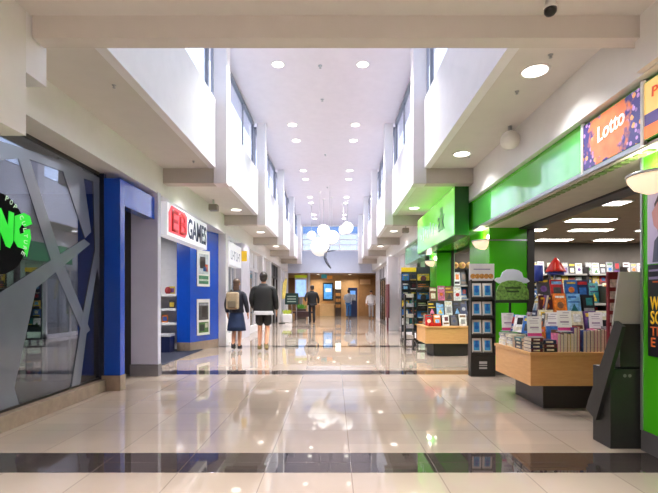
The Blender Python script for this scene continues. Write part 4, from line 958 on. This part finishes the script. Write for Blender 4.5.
for i, y in enumerate((14.5, 18.5, 22.5)):
    t = root('ceiling_panel_light', (4.0, y, 2.86), f'{ORD[i]} ceiling panel light inside the far right shops', 'ceiling light', 'far right shop ceiling lights')
    MB().box(3.7, 4.3, y - 0.3, y + 0.3, 2.845, 2.86).part('trim', RING, t)
    MB().box(3.73, 4.27, y - 0.27, y + 0.27, 2.84, 2.846).part('diffuser', MATS['panel_lamp'], t)
    lamp('AREA', (4.0, y, 2.82), 40, size=0.5, angle=170)
MB().box(1.98, 2.05, 16.2, 16.95, 0.5, 1.75, bev=0.01).box(1.98, 2.05, 16.5, 16.6, 0, 0.5).thing('poster_board', mat('board_dark_red', (92, 34, 44), 0.5, var=0.3, scale=8), 'tall dark red board standing against the white pier', 'sign')
# ================================================================== FAR END: store across the end of the walkway
TAN = mat('tan_wall', (186, 146, 98), 0.6, var=0.08)
BRN = mat('brown_wall', (112, 82, 56), 0.6, var=0.15)
struct('wall_far_store_back', MB().box(-4.2, 4.2, 31.5, 31.6, 0, 3.0), TAN, 'tan back wall of the store at the far end', 'wall')
struct('wall_far_store_left', MB().box(-4.3, -4.2, YE, 31.6, 0, 3.0), BRN, 'brown left wall of the store at the far end', 'wall')
struct('wall_far_store_right', MB().box(4.2, 4.3, YE, 31.6, 0, 3.0), BRN, 'brown right wall of the store at the far end', 'wall')
struct('ceiling_far_store', MB().box(-4.3, 4.3, YE + 0.1, 31.6, 2.9, 3.0), SHOPC, 'ceiling of the store at the far end', 'ceiling')
struct('wall_end_side_left', MB().box(-8.1, -3.2, YE, YE + 0.15, 0, 3.0), STOREWH, 'end wall left of the far store opening', 'wall')
struct('wall_end_side_right', MB().box(2.75, 5.6, YE, YE + 0.15, 0, 3.0), STOREWH, 'end wall right of the far store opening', 'wall')
MB().box(-4.15, -2.35, 31.38, 31.48, 0.4, 2.7).box(-4.15, -2.35, 31.3, 31.38, 1.3, 1.34).thing('wall_panel', BRN, 'dark brown panel on the back wall of the far store at the left', 'wall panel', kind='structure')
t = root('wall_panel', (2.6, 31.45, 0), 'brown panel with a paler plate on the right back wall of the far store', 'wall panel', kind='structure')
MB().box(1.75, 4.1, 31.4, 31.48, 0.0, 2.8).part('panel', mat('mid_brown', (150, 110, 70), 0.6, var=0.1), t)
MB().box(1.85, 2.6, 31.37, 31.4, 2.25, 2.6).part('pale_plate', mat('plate_sand', (206, 168, 130), 0.5), t)
t = root('display_screen', (-2.1, 28.0, 0), 'tall bright blue and white display screen on a stand in the far store', 'screen')
MB().box(-2.5, -1.72, 28.0, 28.08, 1.3, 2.55, bev=0.01).part('casing', RING, t)
MB().box(-2.44, -1.78, 27.99, 28.0, 1.36, 2.42).part('screen', mat('screen_blue_white', (150, 186, 240), 0.3, emit=0.9, var=0.35, scale=3), t)
MB().box(-2.5, -1.72, 27.985, 28.0, 2.55, 2.72).part('header', mat('header_lime', (176, 190, 40), 0.4, emit=0.3), t)
MB().box(-2.2, -2.0, 28.0, 28.08, 0, 1.3).box(-2.4, -1.8, 27.85, 28.2, 0, 0.04).part('stand', STEEL, t)
MB().box(-1.64, -1.5, 27.5, 27.64, 0, 2.92, bev=0.01).thing('pillar', WHITE, 'slim white post beside the blue screen in the far store', 'pillar', kind='structure')
t = root('wall_screen', (-0.42, 31.35, 1.08), 'dark framed upright screen with blue picture on the far tan wall', 'screen')
MB().box(-0.8, -0.06, 31.38, 31.48, 1.08, 2.36, bev=0.01).part('frame', BLACK, t)
MB().box(-0.72, -0.14, 31.37, 31.38, 1.2, 2.26).part('screen', mat('screen_blue', (64, 128, 190), 0.3, emit=0.7, var=0.5, scale=4), t)
MB().box(-0.6, -0.2, 31.365, 31.37, 1.7, 1.95).part('picture', mat('screen_pale', (196, 216, 236), 0.3, emit=0.6), t)
MB().box(-1.1, 0.1, 31.0, 31.48, 0.78, 0.86, bev=0.01).box(-1.0, 0.0, 31.1, 31.46, 0, 0.78).thing('ledge_counter', mat('counter_sand', (220, 186, 138), 0.4), 'pale tan counter below the dark framed screen in the far store', 'counter')
t = root('display_cabinet', (0.32, 31.0, 0), 'narrow dark cabinet with a lit white top in the far store', 'cabinet')
MB().box(0.08, 0.5, 30.8, 31.3, 0, 2.2, bev=0.01).part('body', mat('cabinet_dark_brown', (54, 40, 34), 0.4), t)
MB().box(0.1, 0.48, 30.78, 30.8, 2.2 - 0.3, 2.45).part('lit_top', mat('lit_white', (250, 246, 230), 0.4, emit=1.2), t)
for z in (0.6, 1.0, 1.4): MB().box(0.12, 0.46, 30.785, 30.8, z, z + 0.22).part('window_tile', mat('tile_amber', (170, 120, 60), 0.4, var=0.4), t)
t = root('cash_machine', (1.3, 29.4, 0), 'dark blue cash machine in front of a person in jeans', 'cash machine')
MB().box(0.95, 1.55, 29.2, 29.9, 0, 1.95, bev=0.02).part('body', mat('machine_navy', (26, 40, 84), 0.35), t)
MB().prism([(29.195, 1.15), (29.195, 1.5), (29.10, 1.1)], 'x', 1.05, 1.45).part('keypad_shelf', mat('machine_grey', (120, 124, 134), 0.4), t)
MB().box(1.08, 1.42, 29.19, 29.2, 1.5, 1.75).part('screen', mat('machine_screen', (90, 140, 210), 0.3, emit=0.5), t)
t = root('easel_sign', (-2.3, 24.0, 0), 'dark green notice board with pale lines on a stand at the far end', 'sign')
MB().box(-2.68, -1.94, 24.0, 24.04, 0.9, 1.52, bev=0.006).part('board', mat('board_green', (24, 62, 58), 0.4), t)
m = MB()
for i in range(3): m.box(-2.55, -2.07, 23.99, 24.0, 1.03 + i * 0.14, 1.09 + i * 0.14)
m.part('print', mat('board_pale', (170, 190, 176), 0.5), t)
MB().tube([(-2.55, 24.05, 0.95), (-2.6, 23.9, 0)], 0.018).part('leg', STEEL, t); MB().tube([(-2.07, 24.05, 0.95), (-2.02, 23.9, 0)], 0.018).part('leg', STEEL, t); MB().tube([(-2.31, 24.05, 0.95), (-2.31, 24.4, 0)], 0.018).part('leg', STEEL, t)
t = root('planter', (-2.5, 22.8, 0), 'white planter box with yellow green leaves below the notice board', 'planter')
MB().box(-2.70, -2.2, 22.5, 23.1, 0, 0.42, bev=0.02).part('box', WHITE, t)
random.seed(3)
m = MB()
for i in range(60):
    x, y = random.uniform(-2.62, -2.28), random.uniform(22.52, 23.08); a = random.uniform(0, 6.28); r = random.uniform(0.06, 0.13); h = random.uniform(0.08, 0.26)
    m.prism([(x, 0.4), (x + r * math.cos(a), 0.42 + h * 0.7), (x + r * 0.6 * math.cos(a), 0.42 + h)], 'y', y, y + 0.02)
m.part('leaves', mat('leaf_lime', (176, 190, 64), 0.5, var=0.4, scale=8), t)
t = root('planter', (-1.98, 26.9, 0), 'low dark planter with fresh green leaves at the foot of the blue screen', 'planter')
MB().box(-2.25, -1.7, 26.7, 27.2, 0, 0.6, bev=0.02).part('box', mat('pot_dark', (70, 56, 48), 0.5), t)
m = MB()
for i in range(60):
    x, y = random.uniform(-2.2, -1.75), random.uniform(26.72, 27.18); a = random.uniform(0, 6.28); r = random.uniform(0.06, 0.15); h = random.uniform(0.1, 0.35)
    m.prism([(x, 0.58), (x + r * math.cos(a), 0.6 + h * 0.7), (x + r * 0.6 * math.cos(a), 0.6 + h)], 'y', y, y + 0.02)
m.part('leaves', mat('leaf_green', (92, 160, 52), 0.5, var=0.4, scale=8), t)
t = root('bench', (-1.75, 24.9, 0), 'dark brown bench standing in the middle of the far walkway', 'bench')
MB().box(-2.3, -1.2, 24.6, 25.1, 0.40, 0.50, bev=0.015).part('seat', mat('bench_brown', (66, 40, 42), 0.4), t)
MB().box(-2.2, -2.1, 24.65, 25.05, 0, 0.4).part('leg', mat('bench_brown', (66, 40, 42)), t); MB().box(-1.4, -1.3, 24.65, 25.05, 0, 0.4).part('leg', mat('bench_brown', (66, 40, 42)), t)
MB().box(-2.2, -1.3, 24.66, 24.7, 0.2, 0.40).part('apron', mat('bench_brown', (66, 40, 42)), t)
for i, (x, y) in enumerate(((-2.2, 28.6), (0, 28.6), (2.2, 28.6), (-1.1, 30.6), (1.1, 30.6))):
    t = root('downlight', (x, y, 2.9), f'{ORD[i]} round downlight in the ceiling of the far store', 'ceiling light', 'far store downlights')
    MB().lathe([(0.11, -0.004), (0.13, -0.01), (0.137, 0)], (x, y, 2.9), 20).part('trim_ring', RING, t); MB().cyl((x, y, 2.893), 0.11, 0.004).part('diffuser', LAMP, t)
    lamp('AREA', (x, y, 2.87), 30, (1, 0.9, 0.75), 0.22, 150)

t = root('hanging_sign', (-0.45, 27.6, 2.5), 'small teal and orange sign hanging from the ceiling of the far store', 'sign')
MB().box(-0.8, -0.45, 27.58, 27.62, 2.5, 2.74, bev=0.01).part('teal_panel', mat('sign_teal', (60, 150, 160), 0.4, emit=0.2), t)
MB().box(-0.44, -0.1, 27.58, 27.62, 2.46, 2.66, bev=0.01).part('orange_panel', mat('sign_amber', (224, 150, 70), 0.4, emit=0.2), t)
MB().tube([(-0.62, 27.6, 2.72), (-0.62, 27.6, 2.9)], 0.01).tube([(-0.27, 27.6, 2.64), (-0.27, 27.6, 2.9)], 0.01).part('rod', STEEL, t)
t = root('feather_banner', (-2.55, 21.6, 0), 'slim curved yellow banner on a pole by the left far shopfronts', 'banner')
MB().cyl((-2.55, 21.6, 0), 0.16, 0.03).part('foot', BLACK, t)
MB().tube([(-2.55, 21.6, 0.03), (-2.55, 21.6, 1.6), (-2.50, 21.6, 2.0), (-2.40, 21.6, 2.2), (-2.30, 21.6, 2.22)], 0.012).part('pole', STEEL, t)
MB().prism([(-2.54, 1.2), (-2.535, 1.6), (-2.49, 1.99), (-2.39, 2.18), (-2.30, 2.2), (-2.33, 1.9), (-2.36, 1.5), (-2.42, 1.22)], 'y', 21.59, 21.602).part('flag', mat('flag_yellow', (226, 206, 110), 0.6, var=0.2), t)
# ================================================================== PEOPLE
SKIN = mat('skin', (206, 150, 120), 0.5, var=0.05)
def skinned(name, verts, edges, radii, m, parent, rootv=0, sub=2):
    me = bpy.data.meshes.new(name); me.from_pydata(verts, edges, [])
    o = bpy.data.objects.new('tmp', me); COL.objects.link(o)
    md = o.modifiers.new('s', 'SKIN'); md.use_smooth_shade = True
    for i, r in enumerate(radii):
        v = me.skin_vertices[0].data[i]; v.radius = r if isinstance(r, tuple) else (r, r); v.use_root = (i == rootv)
    sb = o.modifiers.new('d', 'SUBSURF'); sb.levels = sub; sb.render_levels = sub
    dg = bpy.context.evaluated_depsgraph_get(); out = bpy.data.meshes.new_from_object(o.evaluated_get(dg)); out.name = name
    bpy.data.objects.remove(o)
    out.materials.clear(); out.materials.append(m)
    for p in out.polygons: p.material_index = 0; p.use_smooth = True
    ob = bpy.data.objects.new(name, out); COL.objects.link(ob); ob.parent = parent
    return ob

def person(loc, yaw, height, label, top, bottom, hair, shoe, pose, bottom_len='short', sleeve='long', skirt=False, hairlen=0.0, slim=1.0, hem=None):
    """faces local +y; pose gives offsets for feet / knees / hands"""
    t = root('person', loc, label, 'person', None, yaw)
    k = height / 1.78
    P = {'pelvis': (0, 0, .96), 'waist': (0, 0, 1.10), 'chest': (0, 0.0, 1.30), 'upper': (0, -0.01, 1.42), 'neck': (0, 0.0, 1.50), 'nape': (0, 0.015, 1.55), 'jaw': (0, 0.03, 1.61), 'skull': (0, 0.02, 1.69), 'crown': (0, 0.01, 1.745)}
    R = {'pelvis': (.145 * slim, .105), 'waist': (.125 * slim, .095), 'chest': (.155 * slim, .11), 'upper': (.125 * slim, .09), 'neck': .06, 'nape': .052, 'jaw': (.064, .078), 'skull': (.076, .094), 'crown': (.05, .062)}
    E = [('pelvis', 'waist'), ('waist', 'chest'), ('chest', 'upper'), ('upper', 'neck'), ('neck', 'nape'), ('nape', 'jaw'), ('jaw', 'skull'), ('skull', 'crown')]
    sw = 0.185 * slim
    for s, n in ((-1, 'l'), (1, 'r')):
        el = pose.get('elbow_' + n, (0.255, -0.05, 1.16)); ha = pose.get('wrist_' + n, (0.265, 0.05, 0.93))
        kn = pose.get('knee_' + n, (0.10, 0.03, 0.52)); an = pose.get('ankle_' + n, (0.10, -0.02, 0.09))
        P['sh_' + n] = (s * sw, -0.005, 1.425); R['sh_' + n] = .062
        P['el_' + n] = (s * el[0] * slim, el[1], el[2]); R['el_' + n] = .043
        P['wr_' + n] = (s * ha[0] * slim, ha[1], ha[2]); R['wr_' + n] = (.026, .03)
        d = (Vector(P['wr_' + n]) - Vector(P['el_' + n])).normalized()
        pw = Vector(P['wr_' + n]); fw = Vector((0, 1, 0)) - d * d.y; fw = fw.normalized() if fw.length > .1 else Vector((0, 0, 1))
        P['pa_' + n] = tuple(pw + d * 0.07); R['pa_' + n] = (.024, .038)
        E += [('upper', 'sh_' + n), ('sh_' + n, 'el_' + n), ('el_' + n, 'wr_' + n), ('wr_' + n, 'pa_' + n)]
        for q in range(4):
            a = pw + d * 0.105 + fw * (0.027 - 0.018 * q); L = (0.07, 0.08, 0.075, 0.058)[q]
            b = a + d * L * 0.55; c = a + d * L - Vector((s * 0.018, 0, 0))
            for nm, v, r in (('f%d0' % q, a, .0095), ('f%d1' % q, b, .009), ('f%d2' % q, c, .008)): P[nm + n] = tuple(v); R[nm + n] = r
            E += [('pa_' + n, 'f%d0' % q + n), ('f%d0' % q + n, 'f%d1' % q + n), ('f%d1' % q + n, 'f%d2' % q + n)]
        tb = pw + d * 0.03 + fw * 0.036; tt = tb + d * 0.05 + fw * 0.014
        P['t0' + n] = tuple(tb); R['t0' + n] = .012; P['t1' + n] = tuple(tt); R['t1' + n] = .01
        E += [('wr_' + n, 't0' + n), ('t0' + n, 't1' + n)]
        P['hi_' + n] = (s * 0.088, 0, .90); R['hi_' + n] = .088
        P['kn_' + n] = (s * kn[0], kn[1], kn[2]); R['kn_' + n] = .054
        cv = (Vector(P['kn_' + n]) * 0.6 + Vector((s * an[0], an[1], an[2])) * 0.4); P['ca_' + n] = (cv.x, cv.y - 0.012, cv.z); R['ca_' + n] = .055
        P['an_' + n] = (s * an[0], an[1], an[2]); R['an_' + n] = .036
        tp = pose.get('toe_' + n, (an[0] + 0.01, an[1] + 0.16, an[2] - 0.055))
        P['to_' + n] = (s * tp[0], tp[1], tp[2]); R['to_' + n] = (.036, .024)
        E += [('pelvis', 'hi_' + n), ('hi_' + n, 'kn_' + n), ('kn_' + n, 'ca_' + n), ('ca_' + n, 'an_' + n), ('an_' + n, 'to_' + n)]
    lean = pose.get('lean', 0.0)
    if lean:
        for nm in P:
            if not nm[:2] in ('hi', 'kn', 'ca', 'an', 'to'):
                x, y, z = P[nm]
                if z > 0.7: P[nm] = (x, y + lean * (z - 0.95), z - abs(lean) * 0.15 * max(0, z - 0.95))
    keys = list(P)
    def sub(names, extra, mtl, nm, scale=1.0, sublev=2, override=None):
        ks = [q for q in keys if q in names]; idx = {q: i for i, q in enumerate(ks)}
        vs = [tuple(c * k for c in (override or {}).get(q, P[q])) for q in ks]
        es = [(idx[a], idx[b]) for a, b in E if a in idx and b in idx]
        rr = []
        for q in ks:
            r = R[q]; r = (r, r) if not isinstance(r, tuple) else r; e = extra.get(q, extra.get('*', 0))
            rr.append(((r[0] * scale + e) * k, (r[1] * scale + e) * k))
        rt = idx.get('pelvis', 0)
        return skinned(nm, vs, es, rr, mtl, t, rt, sublev)
    cov = {q: -0.055 for q in ('pelvis', 'waist', 'chest', 'upper')}; cov.update({q + n: -0.02 for q in ('hi_', 'sh_') for n in 'lr'}); cov.update({q + n: -0.008 for q in ('el_',) for n in 'lr'})
    sub(set(keys), cov, SKIN, 'body')
    arms = {q + n for q in ('sh_', 'el_', 'wr_') for n in 'lr'} if sleeve == 'long' else {q + n for q in ('sh_', 'el_') for n in 'lr'}
    ov = {}
    if sleeve != 'long':
        for n in 'lr': ov['el_' + n] = tuple(Vector(P['sh_' + n]) * 0.3 + Vector(P['el_' + n]) * 0.7)
    ov['pelvis'] = (0, 0, 0.94)
    arm = sub({'upper'} | arms, {'*': 0.02, 'upper': -0.04}, top, 'sleeves', override={q: v for q, v in ov.items() if q != 'pelvis'})
    arm_me = arm.data; bpy.data.objects.remove(arm)
    m = MB(); m.bm.from_mesh(arm_me); bpy.data.meshes.remove(arm_me)
    hz = 0.95 if skirt else 0.86
    rings = [(0.195, 0.140, hz), (0.200, 0.142, hz + 0.01), (0.180, 0.128, 1.08), (0.195, 0.138, 1.25), (0.205, 0.138, 1.34), (0.195, 0.122, 1.42), (0.150, 0.10, 1.465), (0.085, 0.08, 1.50), (0.070, 0.070, 1.535), (0.064, 0.064, 1.53)]
    pr = []
    for a_, b_, z_ in rings:
        ring = []
        for i in range(24):
            an_ = 2 * math.pi * i / 24; yy = b_ * math.sin(an_) + lean * (z_ - 0.95)
            ring.append(m.bm.verts.new((a_ * slim * math.cos(an_) * k, yy * k, z_ * k)))
        pr.append(ring)
    for r0, r1 in zip(pr, pr[1:]):
        for i in range(24): m.bm.faces.new([r0[i], r0[(i + 1) % 24], r1[(i + 1) % 24], r1[i]])
    m.bm.faces.new(pr[0]); m.bm.faces.new(pr[-1])
    for f in m.bm.faces: f.smooth = True; f.material_index = 0
    m.part('jacket' if sleeve == 'long' else 'shirt', top, t, True)
    if hem is not None:
        m = MB(); m.lathe([(0.192 * slim * k, 0.832 * k), (0.190 * slim * k, 0.84 * k), (0.180 * slim * k, 0.92 * k)], (0, 0, 0), 20)
        for v in m.bm.verts: v.co.x *= 1.04; v.co.y *= 0.80
        m.part('shirt_hem', hem, t, True)
    if skirt:
        m = MB(); m.lathe([(0.235 * k, 0.50 * k), (0.225 * k, 0.62 * k), (0.19 * k, 0.82 * k), (0.16 * k, 0.98 * k)], (0, 0, 0), 24)
        for v in m.bm.verts: v.co.y *= 0.82
        m.part('skirt', bottom, t, True)
    else:
        ks = {'pelvis', 'hi_l', 'hi_r', 'kn_l', 'kn_r'}
        ov = {}
        if bottom_len == 'short':
            for n in 'lr': ov['kn_' + n] = tuple(Vector(P['hi_' + n]) * 0.12 + Vector(P['kn_' + n]) * 0.88)
            sub(ks, {'*': 0.018, 'pelvis': -0.05, 'kn_l': 0.048, 'kn_r': 0.048}, bottom, 'shorts', override=ov)
        else:
            sub(ks | {'ca_l', 'ca_r', 'an_l', 'an_r'}, {'*': 0.016, 'an_l': 0.026, 'an_r': 0.026}, bottom, 'trousers')
    for n in 'lr':
        a, b = Vector(P['an_' + n]), Vector(P['to_' + n]); d_ = b - a
        heel = a + Vector((0, -0.045, -0.04))
        vs = [tuple((a + Vector((0, 0, 0.02))) * k), tuple(heel * k), tuple((a * .45 + b * .55) * k), tuple(b * k)]
        skinned('shoe', vs, [(0, 1), (0, 2), (1, 2), (2, 3)], [(.047 * k, .047 * k), (.042 * k, .036 * k), (.048 * k, .04 * k), (.044 * k, .033 * k)], shoe, t)
    m = MB(); c = Vector(P['skull'])
    m.sphere(tuple((c + Vector((0, -0.018, 0.018))) * k), k, seg=20, sq=(.090, .104, .098))
    m.sphere(tuple((c + Vector((0, -0.048, -0.045))) * k), k, seg=16, sq=(.080, .066, .075))
    if hairlen:
        m.sphere(tuple((c + Vector((0, -0.06, -0.12))) * k), k, seg=16, sq=(.082, .05, .10 + hairlen))
    m.part('hair', hair, t, True)
    # face and ears
    j = Vector(P['jaw']); s_ = Vector(P['skull'])
    m = MB(); c = s_ + Vector((0, 0.088, -0.035)); m.sphere(tuple(c * k), 0.016 * k, sq=(0.8, 1.1, 1.4), seg=10); m.part('nose', SKIN, t, True)
    for s in (-1, 1):
        MB().sphere(tuple((s_ + Vector((s * 0.03, 0.088, -0.01))) * k), 0.011 * k, seg=8).part('eye', BLACK, t, True)
        MB().sphere(tuple((s_ + Vector((s * 0.078, 0.0, -0.03))) * k), 0.026 * k, sq=(0.35, 0.7, 1.2), seg=10).part('ear', SKIN, t, True)
    MB().box(-0.024 * k, 0.024 * k, (j.y + 0.07) * k, (j.y + 0.08) * k, (j.z - 0.006) * k, (j.z + 0.004) * k).part('mouth', mat('lips', (150, 84, 80), 0.5), t, True)
    return t
HAIRD = mat('hair_dark', (40, 30, 28), 0.5, var=0.2, scale=40); HAIRB = mat('hair_brown', (84, 60, 46), 0.5, var=0.2, scale=40)
BKJ = mat('jacket_black', (13, 13, 16), 0.7, var=0.15, scale=12); NAVYT = mat('top_navy', (22, 26, 42), 0.8, var=0.1, scale=12)
# man walking away in a black jacket and shorts
person((-1.61, 10.05, 0), 0.06, 1.80, 'person walking away in a black jacket, dark shorts and tan boots', BKJ, mat('shorts_black', (36, 33, 36), 0.8), HAIRD, mat('boot_tan', (120, 104, 62), 0.6),
    {'knee_l': (.09, 0.10, .53), 'ankle_l': (.09, 0.02, .10), 'knee_r': (.08, 0.06, .52), 'ankle_r': (.07, -0.10, .13), 'toe_r': (.075, 0.05, .035), 'elbow_l': (.225, -.05, 1.16), 'wrist_l': (.20, .12, .98), 'elbow_r': (.235, -.04, 1.16), 'wrist_r': (.235, .10, .94)}, slim=1.2, hem=mat('shirt_white', (176, 172, 176), 0.8))
# woman beside, skirt and backpack
pw = person((-2.27, 10.25, 0), -0.05, 1.66, 'person walking away in a navy top and blue skirt with a beige backpack', NAVYT, mat('skirt_blue', (24, 42, 78), 0.8, var=0.2), HAIRB, mat('shoe_dark', (36, 26, 30), 0.6),
    {'knee_l': (.08, 0.09, .52), 'ankle_l': (.07, -0.06, .12), 'toe_l': (.075, .09, .035), 'knee_r': (.075, .04, .52), 'ankle_r': (.06, 0.05, .09), 'elbow_l': (.26, -.06, 1.16), 'wrist_l': (.25, .02, .94), 'elbow_r': (.27, -.05, 1.16), 'wrist_r': (.28, .05, .94)}, skirt=True, hairlen=0.03, slim=0.95)
BP = mat('backpack_beige', (156, 138, 112), 0.8, var=0.2, scale=10)
t = root('backpack', (-2.30, 10.1, 0.95), 'beige backpack worn by the person in the blue skirt', 'backpack')
MB().box(-2.45, -2.17, 9.94, 10.12, 0.96, 1.36, bev=0.045).part('bag', BP, t)
MB().box(-2.40, -2.22, 9.905, 9.95, 1.0, 1.16, bev=0.02).part('pocket', mat('backpack_dark', (104, 92, 76), 0.8), t)
for x in (-2.41, -2.21): MB().tube([(x, 10.11, 1.02), (x, 10.2, 1.36), (x, 10.32, 1.41), (x, 10.40, 1.32), (x, 10.41, 1.12)], 0.016).part('strap', mat('backpack_dark', (104, 92, 76)), t)
# far figures
person((-1.08, 21.6, 0), 0.35, 1.86, 'person in dark clothes standing near the dark bench at the far end', BKJ, mat('trousers_black', (30, 29, 33), 0.8), HAIRD, mat('shoe_dark', (36, 26, 30)), {'wrist_l': (.2, .2, 1.06), 'elbow_l': (.29, -.03, 1.15)}, 'long', slim=1.2)
person((0.92, 27.9, 0), -0.25, 1.80, 'person in a pale shirt and blue jeans at the dark blue cash machine', mat('shirt_pale_blue', (176, 188, 206), 0.8, var=0.12, scale=12), mat('jeans_blue', (52, 112, 176), 0.8, var=0.12), HAIRD, mat('shoe_dark', (36, 26, 30)),
    {'elbow_r': (.26, .16, 1.18), 'wrist_r': (.18, .40, 1.22), 'elbow_l': (.27, .10, 1.16), 'wrist_l': (.16, .34, 1.16), 'lean': 0.12}, 'long', slim=1.15)
person((2.3, 27.2, 0), 2.9, 1.72, 'person in a white top and light grey trousers near the far right brown wall', mat('top_white', (232, 228, 230), 0.8), mat('trousers_grey', (176, 172, 176), 0.8), HAIRB, mat('shoe_dark', (36, 26, 30)), {'lean': 0.03}, 'long', slim=1.2)
# ------------------------------------------------------------------ world, camera, view
w = bpy.data.worlds.new('World'); SC.world = w; w.use_nodes = True
nt = w.node_tree; bg = nt.nodes['Background']
tc = nt.nodes.new('ShaderNodeTexCoord'); sp = nt.nodes.new('ShaderNodeSeparateXYZ'); rp = nt.nodes.new('ShaderNodeValToRGB')
rp.color_ramp.elements[0].color = (0.86, 0.90, 1.0, 1); rp.color_ramp.elements[1].color = (0.55, 0.72, 1.0, 1); rp.color_ramp.elements[1].position = 0.8
nt.links.new(tc.outputs['Generated'], sp.inputs[0]); nt.links.new(sp.outputs[2], rp.inputs[0]); nt.links.new(rp.outputs[0], bg.inputs['Color'])
bg.inputs['Strength'].default_value = 3.0
# sky portals in the clerestory openings
for xw, sgn in ((-2.2, 1), (1.73, -1)):
    l = bpy.data.lights.new('sky_portal', 'AREA'); l.shape = 'RECTANGLE'; l.size = 1.2; l.size_y = YE - 3.3; l.cycles.is_portal = True
    o = bpy.data.objects.new('sky_portal', l); COL.objects.link(o); o.location = (xw, (YE + 3.3) / 2, 5.0)
    o.rotation_euler = (0, -math.pi / 2 * sgn, 0)

cam = bpy.data.cameras.new('Camera'); co = bpy.data.objects.new('Camera', cam); COL.objects.link(co)
co.location = (0, 0, CH); co.rotation_euler = (math.pi / 2, 0, 0)
cam.sensor_width = 36; cam.lens = F / 658 * 36
cam.shift_x = -(VX - 329) / 658; cam.shift_y = (VY - 246.5) / 658
cam.clip_start = 0.05; cam.clip_end = 200
SC.camera = co
SC.view_settings.view_transform = 'Standard'; SC.view_settings.look = 'None'
SC.view_settings.exposure = 0.55; SC.view_settings.gamma = 1.0; SC.view_settings.use_curve_mapping = False
SC.cycles.max_bounces = 10; SC.cycles.diffuse_bounces = 6; SC.cycles.glossy_bounces = 4; SC.cycles.transparent_max_bounces = 12
SC.cycles.sample_clamp_indirect = 6.0; SC.cycles.caustics_reflective = False; SC.cycles.caustics_refractive = False
for o in bpy.data.objects:
    if '_o' in o: del o['_o']
